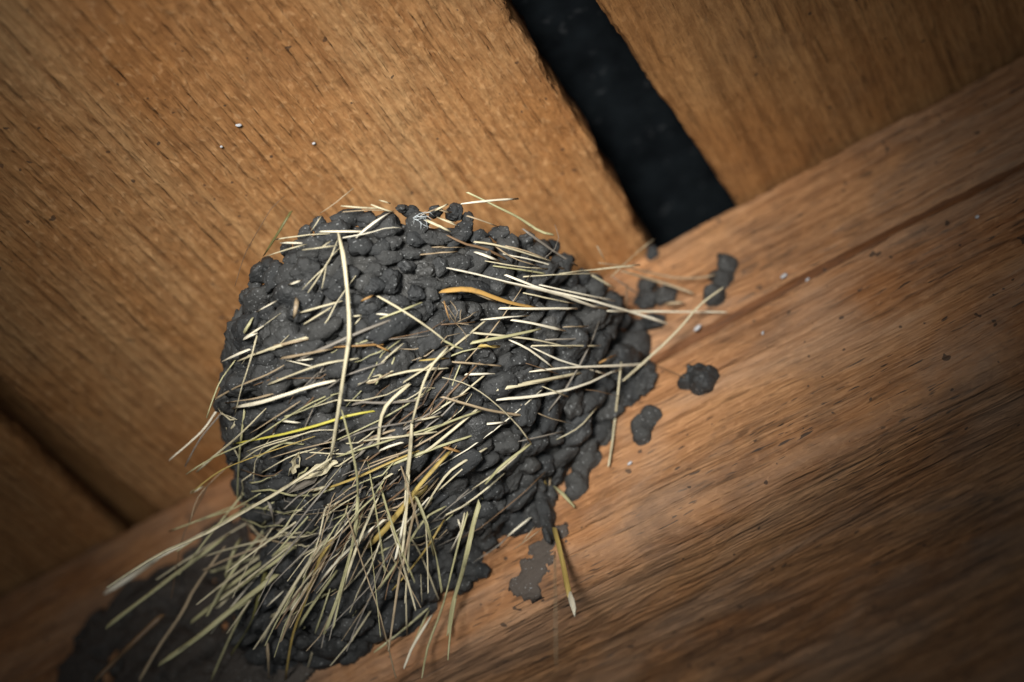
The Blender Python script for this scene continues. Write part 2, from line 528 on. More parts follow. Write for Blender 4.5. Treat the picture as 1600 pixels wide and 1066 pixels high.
PELLETS = [[-7.4,-109.0,-47.0,0.391,-0.81,-0.437,0.667,0.576,-0.472,3.9,3.3],
[-1.5,-102.8,-51.4,0.485,-0.678,-0.553,0.803,0.595,-0.027,4.1,2.3],
[-2.2,-105.4,-48.6,0.477,-0.729,-0.491,0.868,0.303,0.393,3.5,2.3],
[1.6,-103.3,-46.9,0.532,-0.71,-0.461,0.797,0.604,-0.011,3.1,2.4],
[7.7,-99.1,-45.6,0.609,-0.657,-0.445,0.754,0.653,0.068,3.0,2.4],
[12.5,-95.1,-44.7,0.662,-0.612,-0.434,0.717,0.686,0.127,3.6,2.4],
[4.8,-98.8,-49.9,0.565,-0.633,-0.529,0.764,0.643,0.047,3.5,2.0],
[2.3,-97.4,-53.4,0.53,-0.607,-0.593,0.599,0.762,-0.245,2.7,2.2],
[6.6,-92.3,-54.2,0.573,-0.55,-0.608,0.736,0.671,0.087,3.5,2.4],
[10.7,-90.1,-52.7,0.616,-0.529,-0.583,0.712,0.691,0.125,2.4,3.1],
[-6.4,-103.1,-54.2,0.415,-0.683,-0.6,0.823,0.564,-0.073,3.3,2.4],
[-14.1,-107.1,-54.7,0.286,-0.749,-0.597,0.861,0.474,-0.182,4.1,3.5],
[-11.4,-103.2,-57.2,0.339,-0.68,-0.65,0.939,0.205,0.275,3.5,2.7],
[-9.3,-101.0,-58.5,0.371,-0.64,-0.673,0.928,0.226,0.297,3.7,2.7],
[-3.9,-98.3,-57.6,0.446,-0.604,-0.66,0.795,0.606,-0.017,3.1,3.9],
[-20.4,-105.8,-57.8,0.171,-0.745,-0.645,0.876,0.415,-0.246,3.5,2.3],
[-13.3,-98.1,-63.1,0.314,-0.594,-0.741,0.828,0.553,-0.092,4.9,3.1],
[-16.8,-102.1,-60.6,0.254,-0.664,-0.703,0.854,0.496,-0.16,4.1,2.7],
[-4.8,-93.6,-62.1,0.427,-0.54,-0.725,0.784,0.621,-0.001,3.5,1.9],
[0.9,-91.0,-60.3,0.495,-0.517,-0.698,0.755,0.654,0.051,2.9,2.3],
[4.6,-87.6,-59.9,0.534,-0.489,-0.69,0.731,0.676,0.087,2.4,2.4],
[9.0,-82.4,-60.1,0.572,-0.444,-0.69,0.701,0.701,0.129,3.2,2.8],
[1.9,-85.6,-63.3,0.496,-0.464,-0.734,0.737,0.672,0.074,2.0,2.4],
[13.1,-83.2,-55.9,0.624,-0.461,-0.631,0.685,0.712,0.157,4.1,2.1],
[5.6,-90.1,-57.4,0.551,-0.516,-0.655,0.699,0.715,0.025,5.9,1.9],
[16.1,-85.6,-50.6,0.672,-0.498,-0.549,0.675,0.717,0.177,5.0,2.8],
[11.8,-74.0,-62.4,0.587,-0.384,-0.713,0.671,0.723,0.163,4.4,2.5],
[15.4,-65.0,-64.2,0.603,-0.324,-0.729,0.638,0.745,0.197,4.4,2.5],
[24.0,-83.2,-41.2,0.772,-0.51,-0.379,0.617,0.744,0.256,3.6,2.4],
[30.3,-75.4,-37.1,0.529,-0.189,0.828,0.849,0.114,-0.516,3.3,2.4],
[15.6,-92.1,-44.1,0.693,-0.582,-0.427,0.691,0.704,0.163,2.8,2.0],
[-21.4,-108.6,-54.9,0.129,-0.806,-0.578,0.883,0.358,-0.303,3.1,2.3],
[-50.6,-103.5,-37.1,-0.551,-0.771,0.32,0.362,-0.566,-0.74,3.2,3.2],
[-37.4,-110.8,-42.4,-0.36,-0.932,-0.048,0.683,-0.228,-0.693,3.3,5.1],
[-43.0,-109.9,-36.6,-0.282,-0.52,0.806,0.327,-0.842,-0.429,3.5,3.3],
[-53.5,-102.5,-35.0,-0.625,-0.705,0.336,0.289,-0.608,-0.739,1.7,1.7],
[-39.0,-110.8,-35.9,-0.415,-0.892,0.179,-0.303,0.322,0.897,3.2,2.4],
[-59.7,-96.4,-35.8,-0.679,-0.713,0.175,-0.359,0.531,0.767,2.3,5.3],
[-47.1,-102.6,-56.2,-0.407,-0.798,-0.444,0.796,-0.071,-0.601,3.5,4.5],
[-45.0,-105.8,-51.0,-0.422,-0.857,-0.295,0.75,-0.147,-0.645,4.6,2.9],
[-25.2,-112.2,-49.1,-0.053,-0.924,-0.378,0.863,0.148,-0.483,4.6,4.2],
[-7.9,-112.8,-37.0,0.0,-0.204,0.979,0.809,0.576,0.12,4.9,3.3],
[-2.6,-109.7,-38.7,0.455,-0.863,-0.219,0.856,0.492,-0.158,3.3,2.7],
[8.4,-104.5,-36.3,0.493,-0.566,0.661,0.232,-0.646,-0.727,4.0,1.9],
[9.7,-102.5,-36.9,0.381,-0.439,0.814,0.655,-0.493,-0.573,3.3,2.2],
[-22.0,-115.6,-36.9,-0.009,-0.521,0.854,0.718,-0.597,-0.357,3.2,2.4],
[-30.4,-113.7,-36.8,-0.301,-0.798,0.522,-0.131,0.577,0.806,3.8,2.1],
[-62.9,-92.7,-37.2,-0.698,-0.673,0.247,0.325,-0.604,-0.728,2.5,3.3],
[-46.9,-106.3,-36.3,-0.525,-0.827,0.201,-0.264,0.383,0.885,2.7,2.7],
[-60.7,-97.3,-35.7,-0.536,-0.547,0.643,0.183,-0.819,-0.544,1.0,1.0],
[-16.6,-116.3,-37.0,0.0,-0.177,0.984,0.781,-0.614,-0.11,2.4,2.4],
[16.7,-97.0,-36.8,0.351,-0.299,0.887,0.51,-0.734,-0.449,3.0,2.2],
[-28.5,-113.3,-42.9,-0.185,-0.974,-0.134,0.781,-0.063,-0.622,3.2,2.7],
[40.1,-52.6,-30.5,0.92,-0.362,0.149,0.119,0.62,0.776,3.8,3.1],
[42.8,-44.6,-31.4,0.893,-0.345,0.29,0.006,0.653,0.757,3.5,2.7],
[24.2,-86.6,-35.1,0.709,-0.546,0.446,-0.045,0.596,0.802,2.5,2.1],
[20.9,-90.8,-34.2,0.76,-0.618,0.204,0.171,0.492,0.853,4.0,3.0],
[41.5,-44.6,-40.6,0.882,-0.259,-0.394,0.425,0.801,0.422,2.8,2.4],
[44.7,-38.1,-37.1,0.416,0.0,0.91,0.882,0.246,-0.403,2.4,2.4],
[41.8,-39.7,-42.8,0.872,-0.229,-0.432,0.42,0.804,0.42,3.5,2.4],
[35.1,-66.8,-37.0,0.275,0.0,0.962,0.955,-0.12,-0.273,4.4,2.7],
[30.1,-75.6,-37.0,0.0,0.0,1.0,0.843,0.539,0.0,3.4,2.4],
[48.0,-14.5,-29.2,0.982,-0.122,0.144,-0.017,0.705,0.709,3.3,2.9],
[60.8,-1.9,-19.1,0.0,-1.0,0.0,0.817,0.0,-0.577,3.6,3.1],
[58.9,-3.1,-26.7,0.0,-1.0,0.0,0.82,0.0,-0.572,4.4,3.6],
[65.4,-1.9,-28.0,0.0,-1.0,0.0,0.819,0.0,-0.573,4.1,3.7],
[43.1,-21.2,-47.6,0.852,-0.126,-0.507,0.379,0.818,0.433,4.3,3.5],
[48.0,-14.0,-39.5,0.919,-0.093,-0.384,0.291,0.816,0.499,3.2,3.2],
[50.8,-2.7,-36.1,0.0,-1.0,0.0,0.826,0.0,-0.563,3.7,3.3],
[57.6,-1.9,-36.8,0.0,-1.0,0.0,0.825,0.0,-0.565,4.4,3.1],
[34.4,-42.3,-53.5,0.777,-0.226,-0.588,0.494,0.798,0.346,3.4,2.8],
[48.6,-10.1,-30.4,0.989,-0.088,0.115,-0.018,0.713,0.701,2.9,2.9],
[45.0,-36.4,-33.3,0.949,-0.272,0.162,0.066,0.671,0.738,3.2,2.5],
[41.0,-1.7,-62.1,0.0,-1.0,0.0,0.839,0.0,-0.544,3.3,5.5],
[47.4,-1.9,-60.2,0.0,-1.0,0.0,0.837,0.0,-0.547,3.3,6.2],
[0.7,-19.8,-84.1,0.415,-0.095,-0.905,0.594,0.781,0.191,4.2,3.9],
[-5.2,-19.1,-86.8,0.36,-0.09,-0.928,0.615,0.771,0.164,2.3,4.9],
[-12.9,-20.9,-89.1,0.294,-0.098,-0.951,0.65,0.75,0.124,4.2,4.2],
[-19.2,-16.0,-91.4,0.228,-0.075,-0.971,0.665,0.74,0.1,3.9,4.2],
[-23.8,-7.6,-92.5,0.164,-0.04,-0.986,0.674,0.734,0.083,3.2,4.3],
[-15.2,-13.9,-90.5,0.266,-0.067,-0.962,0.642,0.756,0.125,2.8,2.8],
[-12.1,-48.0,-84.3,0.314,-0.218,-0.924,0.708,0.703,0.074,6.1,4.8],
[-0.7,-32.6,-83.0,0.411,-0.15,-0.899,0.631,0.759,0.161,5.6,4.2],
[-2.4,-54.9,-78.4,0.415,-0.257,-0.873,0.685,0.719,0.114,4.1,3.4],
[-35.1,-17.7,-93.4,0.0,0.0,-1.0,0.743,0.669,0.0,3.2,4.3],
[-20.6,-26.9,-90.4,0.222,-0.122,-0.967,0.696,0.714,0.07,4.9,3.5],
[-7.8,-39.7,-84.6,0.348,-0.179,-0.92,0.673,0.731,0.113,4.1,3.4],
[20.7,-7.8,-73.2,0.597,-0.045,-0.801,0.477,0.823,0.309,2.9,2.2],
[-56.9,-23.7,-97.7,0.295,-0.717,-0.632,0.848,0.501,-0.172,3.5,2.5],
[-53.7,-23.0,-96.0,0.359,-0.734,-0.577,0.837,0.527,-0.149,3.6,2.8],
[-51.4,-12.5,-102.8,0.363,-0.366,-0.857,0.723,0.691,0.012,3.5,4.3],
[-55.8,-12.5,-104.8,0.283,-0.345,-0.895,0.747,0.664,-0.02,4.2,2.8],
[-60.7,-16.4,-104.4,0.215,-0.448,-0.868,0.806,0.583,-0.101,3.5,2.9],
[-50.0,-6.0,-104.2,0.378,-0.175,-0.909,0.626,0.772,0.112,3.5,4.2],
[-36.1,-1.9,-102.4,0.0,-1.0,0.0,0.871,0.0,-0.491,4.4,3.1],
[-31.0,-1.6,-103.7,0.0,-1.0,0.0,0.871,-0.0,-0.492,3.5,2.7],
[-38.8,-1.5,-106.0,0.0,-1.0,0.0,0.873,0.0,-0.487,3.5,2.8],
[-44.4,-4.3,-101.9,0.492,-0.135,-0.86,0.548,0.816,0.186,4.2,3.5],
[-64.2,-21.9,-101.4,0.176,-0.623,-0.763,0.857,0.478,-0.192,4.2,4.2],
[-71.4,-20.1,-104.2,0.073,-0.537,-0.84,0.866,0.451,-0.213,4.9,4.2],
[-77.7,-20.3,-104.3,-0.009,-0.54,-0.841,0.884,0.389,-0.259,5.6,4.9],
[-84.5,-16.2,-106.0,-0.095,-0.423,-0.901,0.887,0.374,-0.269,5.6,4.2],
[-54.0,-18.5,-100.6,0.333,-0.552,-0.765,0.798,0.597,-0.085,4.2,3.5],
[-46.8,-13.9,-100.1,0.458,-0.436,-0.775,0.713,0.701,0.028,4.2,3.2],
[-41.1,-9.1,-98.5,0.587,-0.306,-0.75,0.599,0.787,0.148,4.2,3.5],
[-52.8,-27.3,-91.6,-0.152,-0.138,-0.979,0.861,0.467,-0.199,4.2,4.2],
[-41.1,-16.1,-93.9,0.362,-0.335,-0.87,0.717,0.697,0.03,4.2,3.5],
[-47.8,-19.5,-96.7,0.459,-0.633,-0.624,0.781,0.622,-0.056,4.2,3.5],
[-37.2,-11.4,-94.1,0.0,0.0,-1.0,0.741,0.672,0.0,3.5,3.5],
[-63.2,-25.3,-97.8,0.2,-0.753,-0.627,0.874,0.426,-0.233,4.2,3.5],
[-70.2,-24.9,-99.8,0.095,-0.712,-0.695,0.886,0.379,-0.268,4.2,4.2],
[-38.1,-2.2,-97.8,0.0,-1.0,0.0,0.87,0.0,-0.493,2.8,2.1],
[-73.4,-44.2,-81.5,-0.469,-0.272,-0.84,0.869,0.026,-0.494,4.0,6.4],
[-79.0,-35.4,-80.7,-0.54,-0.229,-0.81,0.84,-0.078,-0.537,3.5,3.5],
[-76.3,-50.2,-77.4,-0.552,-0.325,-0.768,0.827,-0.094,-0.555,2.9,4.9],
[-95.5,-24.7,-72.7,-0.27,-0.746,0.608,0.39,-0.662,-0.639,4.3,4.3],
[-97.0,-28.6,-82.5,-0.317,-0.939,0.132,0.721,-0.33,-0.609,4.3,4.3],
[-88.6,-30.4,-88.4,-0.178,-0.968,-0.178,0.852,-0.062,-0.519,4.2,4.2],
[-101.8,-25.6,-90.6,-0.403,-0.861,-0.309,0.812,-0.181,-0.555,5.0,4.3],
[-93.9,-26.2,-95.3,-0.255,-0.813,-0.523,0.881,0.027,-0.471,4.9,4.2],
[-106.5,-22.4,-75.6,-0.42,-0.718,0.555,0.356,-0.693,-0.627,4.4,4.4],
[-85.4,-25.3,-99.5,-0.117,-0.725,-0.679,0.903,0.208,-0.377,4.2,4.2]]
for q in PELLETS:
    P = Vector(q[0:3]) * 0.001; n = Vector(q[3:6]); t = Vector(q[6:9])
    rx, ry = q[9] * 0.001 * 0.98, q[10] * 0.001 * 0.98
    rz = min(rx, ry) * rnd.uniform(0.75, 0.95)
    put_pellet(P, n, t, rx, ry, rz, nest, NLOC, 0.0006)
    placed.append((P, 0.5 * (rx + ry)))

rest = []
tries = 0
npel = len(placed)
while tries < 26000:
    tries += 1
    th = rnd.uniform(0.02, math.pi - 0.02)
    k = rnd.random() ** 0.8 * 0.985
    r = rnd.uniform(0.0043, 0.0068) if rnd.random() < 0.8 else rnd.uniform(0.0034, 0.0044)
    on_tail = tries % 5 == 0
    P = nest_pt(th, k)
    if on_tail:
        P = tail_pt(rnd.uniform(0, 2 * math.pi), math.asin(rnd.random()))
        if inside_cup(P) or P.z < -0.117: continue
    elif k < 0.06: P.z += rnd.uniform(-0.001, 0.0012)
    if any((P - Q).length < 0.76 * (r + s) for Q, s in placed): continue
    n = ((tail_nrm(P) if on_tail else nest_nrm(th, k)) + Vector((rnd.gauss(0, .33), rnd.gauss(0, .33), rnd.gauss(0, .33)))).normalized()
    placed.append((P, r))
    el = rnd.uniform(1.05, 1.55)
    t = Vector((1, 0, rnd.uniform(-0.5, 0.5)))
    vis = n.dot((CAMDIR - P).normalized()) > -0.25
    args = (P, n, t, r * el, r / el * 1.08, r * rnd.uniform(0.62, 0.95))
    if vis and npel < 300:
        put_pellet(*args, nest, NLOC, rnd.uniform(-0.001, 0.0012)); npel += 1
    else:
        rest.append(args)
print("pellets", npel, "rest", len(rest))
if rest:
    V = []; Fc = []
    src = PM[8]
    vs = [v.co.copy() for v in src.vertices]; fs = [tuple(p.vertices) for p in src.polygons]
    for (P, n, t, rx, ry, rz) in rest:
        m = frame(n, t) @ Matrix.Diagonal((rx, ry, rz))
        b = len(V)
        V.extend([m @ v + P - NLOC for v in vs]); Fc.extend([tuple(b + i for i in f) for f in fs])
    o = mesh_obj("small_mud_pellet", V, Fc, M_mud, nest)
    tag(o, kind="stuff")

# ---------------------------------------------------------------- straws
def straw_mesh(pts, width, seed, ribbon=0.45, taper=0.75, sides=7):
    r = random.Random(seed)
    n = len(pts)
    V = []; Fc = []; U = []
    tot = sum((pts[i + 1] - pts[i]).length for i in range(n - 1))
    acc = 0.0
    up0 = Vector((r.uniform(-1, 1), -1, r.uniform(-1, 0.2))).normalized()
    flip = r.random() < 0.5
    for i, p in enumerate(pts):
        if i: acc += (p - pts[i - 1]).length
        d = (pts[min(i + 1, n - 1)] - pts[max(i - 1, 0)]).normalized()
        a = d.cross(up0).normalized(); b = d.cross(a).normalized()
        u = acc / max(tot, 1e-6)
        tt = 1 - u if flip else u
        w = 0.5 * width * (1 - (1 - taper) * tt) * (1 + 0.16 * noise.noise(Vector((seed, u * 6, 0))))
        if i in (0, n - 1): w *= r.uniform(0.55, 0.95)
        tw = 0.9 * noise.noise(Vector((seed * 1.3, u * 1.5, 4)))
        for k in range(sides):
            an = 2 * math.pi * k / sides
            cx, cy = math.cos(an) * w, math.sin(an) * w * ribbon
            if k == 2: cy *= 0.35            # a shallow crease down the stalk
            x2 = cx * math.cos(tw) - cy * math.sin(tw); y2 = cx * math.sin(tw) + cy * math.cos(tw)
            sk = d * (cx * 1.2 * (1 if i else -1)) if i in (0, n - 1) else Vector()
            V.append(p + a * x2 + b * y2 + sk)
            U.append((k / sides, acc * 60 + seed * 0.37))
    for i in range(n - 1):
        for k in range(sides):
            a0 = i * sides + k; a1 = i * sides + (k + 1) % sides
            Fc.append((a0, a1, a1 + sides, a0 + sides))
    Fc.append(tuple(range(sides))[::-1]); Fc.append(tuple((n - 1) * sides + k for k in range(sides)))
    return V, Fc, U

def add_straw(pts, width, code, parent, loc0, seed, name=None, **kw):
    V, Fc, U = straw_mesh(pts, width, seed, **kw)
    return mesh_obj(name or KINDNAME[code], [v - loc0 for v in V], Fc, STRAW[code], parent, True, U)

STRAWS = [["B",0.32,[[-51.3,-113.5,-39.7],[-49.0,-115.2,-38.4],[-46.5,-117.2,-37.3],[-43.9,-119.3,-36.7],[-41.1,-121.4,-36.2],[-37.9,-123.3,-35.8],[-34.9,-125.1,-35.5],[-32.1,-126.7,-35.3],[-29.0,-128.4,-34.7],[-26.5,-129.5,-34.0],[-23.5,-130.3,-33.6],[-20.5,-130.6,-32.9]]],
["D",0.95,[[-36.7,-118.6,-39.4],[-33.3,-120.9,-39.8],[-29.9,-123.1,-39.9],[-26.8,-124.6,-39.3],[-23.8,-125.8,-38.1],[-21.0,-126.5,-36.3]]],
["C",0.53,[[-18.5,-119.6,-41.4],[-16.3,-121.1,-41.9],[-14.5,-121.8,-41.3],[-13.1,-121.4,-39.4]]],
["T",0.42,[[-13.5,-121.3,-37.8],[-9.9,-122.1,-38.4],[-6.6,-122.2,-37.9],[-3.4,-122.0,-36.6],[-0.3,-121.5,-35.0]]],
["C",0.53,[[-30.4,-121.0,-38.1],[-26.7,-120.7,-39.7],[-23.1,-120.2,-41.2],[-19.5,-119.9,-42.8],[-16.1,-119.4,-44.5],[-13.1,-117.9,-45.0]]],
["W",0.95,[[-28.7,-121.9,-42.1],[-26.4,-121.7,-43.5],[-24.1,-121.4,-45.0],[-21.7,-121.4,-46.8]]],
["W",0.84,[[-15.5,-119.8,-44.0],[-12.5,-118.6,-45.1],[-9.3,-117.1,-46.0],[-6.4,-115.3,-46.4],[-3.5,-112.8,-46.2]]],
["C",0.53,[[-36.1,-118.9,-40.6],[-32.0,-119.5,-42.4],[-27.7,-120.7,-45.0],[-23.5,-121.7,-47.5],[-20.6,-120.3,-47.1]]],
["C",0.42,[[-22.8,-119.9,-48.0],[-18.6,-120.1,-50.5],[-15.0,-119.0,-51.3],[-12.0,-116.4,-50.4]]],
["C",0.63,[[-6.2,-120.3,-38.4],[-3.6,-119.3,-39.8],[-1.0,-117.6,-40.5],[1.7,-115.3,-40.5],[4.2,-112.4,-39.8]]],
["T",0.42,[[-6.8,-118.6,-39.3],[-3.2,-117.1,-40.1],[0.2,-115.5,-40.6],[3.2,-112.8,-40.3],[5.9,-109.9,-39.7]]],
["C",0.74,[[2.0,-115.1,-38.7],[3.8,-113.7,-40.3],[5.5,-111.8,-41.0],[7.0,-108.9,-40.4]]],
["W",1.05,[[-5.9,-114.1,-48.3],[-2.4,-114.1,-47.1],[0.9,-113.8,-45.8],[4.0,-112.1,-43.3],[6.7,-109.1,-39.6]]],
["W",0.42,[[-9.9,-116.0,-47.6],[-6.6,-115.1,-48.3],[-3.3,-114.2,-48.9],[-0.2,-112.9,-48.7],[2.8,-111.3,-47.8],[5.5,-109.0,-47.1],[7.9,-106.1,-46.3]]],
["C",0.42,[[-10.9,-116.8,-47.5],[-13.3,-116.4,-50.9],[-15.6,-116.1,-54.0],[-18.0,-115.7,-56.0],[-20.9,-115.6,-56.9],[-24.4,-114.8,-57.4],[-28.3,-113.4,-57.5]]],
["C",0.52,[[-11.9,-115.6,-50.9],[-14.9,-116.2,-53.3],[-17.3,-116.2,-55.6],[-20.2,-115.3,-57.3],[-23.4,-114.2,-58.6],[-27.0,-112.6,-59.2]]],
["C",0.41,[[-17.4,-115.7,-54.7],[-18.4,-115.7,-57.9],[-19.9,-114.7,-59.9],[-22.0,-112.6,-60.8]]],
["C",0.52,[[-13.2,-117.9,-48.6],[-14.0,-119.1,-50.2],[-15.1,-119.2,-50.5],[-16.8,-118.2,-49.5]]],
["W",0.94,[[-31.4,-115.6,-54.9],[-29.4,-116.9,-56.8],[-28.0,-116.6,-56.8],[-27.0,-115.3,-55.7]]],
["T",1.66,[[-30.6,-113.6,-60.8],[-31.3,-113.8,-63.5],[-32.6,-112.6,-64.6],[-34.5,-110.2,-64.3]]],
["C",0.73,[[-32.9,-109.1,-61.8],[-28.8,-109.5,-63.5],[-25.1,-109.2,-64.3],[-21.7,-108.0,-64.2],[-18.5,-106.6,-63.8]]],
["C",0.62,[[-33.2,-106.3,-64.6],[-29.2,-107.7,-65.8],[-25.8,-107.5,-65.3],[-22.6,-106.7,-64.1]]],
["W",0.63,[[-46.5,-111.4,-54.0],[-42.6,-114.2,-57.3],[-40.0,-114.5,-57.6],[-37.9,-113.5,-56.4]]],
["W",0.96,[[-58.5,-101.3,-51.0],[-53.1,-106.3,-56.4],[-49.3,-108.1,-58.2],[-46.4,-108.1,-57.8]]],
["C",0.32,[[-47.2,-107.6,-57.3],[-43.9,-109.5,-59.0],[-41.1,-110.0,-59.1],[-38.7,-109.8,-58.4]]],
["G",1.07,[[-56.3,-104.1,-52.5],[-52.7,-108.2,-55.4],[-50.3,-109.8,-55.6],[-48.8,-109.8,-53.7]]],
["C",0.53,[[-52.4,-105.0,-60.1],[-50.6,-107.4,-61.7],[-49.7,-107.9,-61.3],[-49.4,-107.2,-59.3]]],
["O",0.83,[[-12.9,-104.7,-66.0],[-11.1,-105.4,-66.9],[-9.7,-104.9,-66.5],[-8.6,-103.5,-65.0]]],
["C",0.83,[[-8.1,-102.3,-64.9],[-6.3,-99.9,-66.6],[-4.6,-97.5,-68.2],[-3.0,-95.0,-69.8],[-1.5,-92.1,-71.1],[-0.2,-89.1,-72.2],[1.0,-85.6,-73.0],[2.0,-82.1,-73.8],[2.8,-78.0,-74.1]]],
["G",0.73,[[-11.4,-97.6,-69.7],[-7.7,-97.1,-69.8],[-4.1,-96.1,-69.5],[-0.7,-94.2,-68.1],[2.4,-91.9,-66.2]]],
["C",0.62,[[-17.9,-102.5,-68.0],[-16.7,-102.9,-69.1],[-15.7,-102.5,-69.2],[-15.1,-101.2,-68.3]]],
["W",0.94,[[-11.2,-98.5,-68.0],[-9.3,-98.3,-69.4],[-7.9,-96.9,-69.4],[-6.8,-94.7,-68.6]]],
["C",0.42,[[-19.1,-99.8,-69.1],[-17.8,-100.6,-69.4],[-16.7,-100.7,-68.9],[-15.9,-100.2,-67.8]]],
["T",0.53,[[8.6,-99.3,-53.8],[11.3,-98.2,-54.3],[13.7,-96.1,-53.7],[15.9,-93.1,-52.1]]],
["T",0.42,[[12.7,-98.4,-52.3],[14.5,-98.4,-53.4],[15.8,-97.0,-52.8],[16.9,-94.5,-51.0]]],
["T",0.75,[[13.1,-102.7,-40.6],[16.3,-102.3,-40.7],[19.2,-100.7,-39.3],[22.0,-98.3,-37.0]]],
["C",1.06,[[14.4,-102.3,-43.3],[16.3,-101.5,-45.7],[17.7,-99.3,-46.4],[18.9,-96.0,-45.9]]],
["C",0.53,[[17.2,-97.4,-39.3],[18.9,-97.3,-41.5],[20.5,-97.5,-43.8],[21.7,-95.5,-43.7]]],
["C",0.63,[[5.0,-115.0,-38.6],[6.2,-115.1,-40.2],[7.1,-114.3,-40.6],[7.5,-112.1,-39.3]]],
["W",0.93,[[25.8,-95.3,-36.6],[29.0,-93.1,-36.1],[32.2,-90.7,-35.5],[35.2,-87.8,-34.3],[38.2,-84.4,-32.8],[41.2,-80.9,-31.2]]],
["G",0.94,[[29.1,-96.0,-33.6],[30.8,-93.0,-34.2],[32.5,-90.1,-34.8],[34.1,-87.1,-35.3],[35.8,-84.0,-35.8],[37.5,-80.9,-36.2],[38.9,-77.4,-36.1],[40.3,-73.7,-36.5],[41.6,-70.4,-37.2],[43.4,-67.6,-38.0],[45.7,-65.5,-38.6]]],
["C",0.79,[[18.2,-101.4,-40.5],[19.8,-101.8,-41.0],[21.2,-101.2,-40.4],[22.3,-99.9,-38.8]]],
["T",0.79,[[18.4,-101.2,-39.5],[19.7,-100.5,-40.5],[20.9,-98.9,-40.5],[21.9,-96.5,-39.5]]],
["C",0.66,[[17.5,-98.9,-40.9],[19.9,-100.0,-45.4],[21.4,-98.0,-46.2],[22.4,-94.2,-44.9]]],
["C",0.91,[[16.5,-100.1,-44.8],[17.9,-99.9,-47.0],[18.9,-98.2,-47.5],[19.6,-95.3,-46.5]]],
["T",0.66,[[25.7,-92.3,-39.8],[28.2,-89.5,-40.8],[30.4,-85.9,-40.9],[32.2,-81.1,-39.6]]],
["B",1.05,[[18.0,-95.3,-47.0],[19.9,-92.7,-48.4],[21.9,-90.0,-49.5],[24.2,-87.1,-49.6],[26.4,-83.8,-49.6],[28.1,-79.9,-49.6],[29.7,-75.8,-49.5]]],
["T",0.52,[[12.7,-96.6,-53.3],[14.9,-95.9,-54.1],[16.8,-94.1,-53.7],[18.5,-91.4,-52.1]]],
["T",0.52,[[13.4,-97.2,-51.9],[16.3,-96.0,-52.8],[18.9,-93.6,-52.2],[21.1,-89.6,-50.1]]],
["C",0.8,[[24.3,-88.9,-48.9],[26.7,-86.5,-49.0],[29.1,-84.0,-49.2],[31.3,-81.4,-49.5],[33.4,-78.3,-49.4],[35.4,-74.6,-48.9],[37.3,-70.8,-48.2],[39.3,-66.8,-47.4],[41.2,-62.8,-46.6]]],
["T",0.67,[[31.3,-77.8,-45.6],[34.0,-74.9,-46.2],[36.6,-71.2,-46.3],[38.7,-66.6,-45.8],[40.7,-60.7,-44.2]]],
["W",1.05,[[23.1,-86.9,-51.3],[25.1,-85.6,-53.0],[26.6,-82.8,-53.0],[27.9,-78.7,-51.7]]],
["W",0.81,[[29.7,-77.2,-48.0],[32.0,-74.0,-47.9],[34.4,-70.8,-47.6],[36.6,-67.3,-47.2],[38.8,-63.3,-46.5],[40.7,-58.7,-45.1],[42.7,-53.8,-43.5]]],
["K",0.96,[[38.1,-73.1,-37.2],[39.5,-69.8,-38.7],[40.9,-66.0,-39.4],[42.2,-61.6,-39.6],[43.6,-57.2,-39.7],[45.2,-52.8,-39.8],[46.7,-48.8,-40.2]]],
["K",0.34,[[47.5,-65.6,-34.8],[46.8,-63.2,-38.7],[43.9,-62.2,-41.8],[39.8,-62.8,-44.0]]],
["G",0.8,[[25.5,-79.0,-52.8],[27.7,-76.5,-52.7],[30.1,-73.8,-52.6],[32.3,-70.9,-52.2],[34.5,-67.2,-51.2],[36.7,-62.7,-49.6],[38.8,-58.0,-47.7]]],
["C",0.69,[[41.3,-57.1,-48.1],[44.4,-55.3,-48.1],[47.1,-51.4,-45.8],[49.9,-47.9,-44.1],[52.9,-45.6,-43.5],[55.9,-43.1,-42.8],[58.9,-40.4,-41.9],[61.9,-37.6,-41.0],[65.0,-34.7,-40.0]]],
["C",0.47,[[31.6,-68.3,-52.9],[34.1,-65.9,-52.2],[36.7,-63.5,-51.6],[39.6,-61.0,-51.0],[42.2,-58.4,-50.4],[44.6,-54.6,-48.4],[47.1,-49.3,-45.1],[49.7,-44.8,-42.7],[52.5,-41.2,-41.1]]],
["W",1.46,[[14.1,-92.9,-58.4],[17.4,-89.2,-58.9],[20.8,-85.1,-59.2],[24.0,-81.0,-59.7],[27.1,-76.3,-59.6],[30.4,-71.5,-59.3],[33.6,-66.3,-58.6],[36.7,-60.6,-57.4],[39.8,-54.7,-56.3],[42.7,-47.5,-54.8],[45.4,-40.6,-53.1],[48.4,-32.2,-49.1]]],
["W",1.09,[[27.5,-74.9,-55.0],[30.5,-69.8,-55.5],[33.4,-64.8,-55.9],[36.5,-59.5,-55.6],[39.9,-54.6,-55.2],[43.3,-50.0,-55.2],[47.0,-45.1,-55.4],[50.3,-38.2,-54.0],[53.3,-29.7,-50.9],[56.6,-22.4,-49.2],[59.8,-16.5,-48.6],[63.1,-10.2,-48.2]]],
["W",0.86,[[48.2,-32.7,-50.5],[50.7,-29.6,-49.7],[53.9,-24.4,-47.4],[56.5,-20.6,-46.0],[59.7,-18.1,-46.2],[63.3,-15.4,-46.3],[66.8,-12.5,-46.4],[70.0,-9.7,-46.2],[73.3,-6.8,-46.0],[76.6,-3.8,-45.7],[80.1,-2.7,-47.2],[83.6,-2.7,-49.7]]],
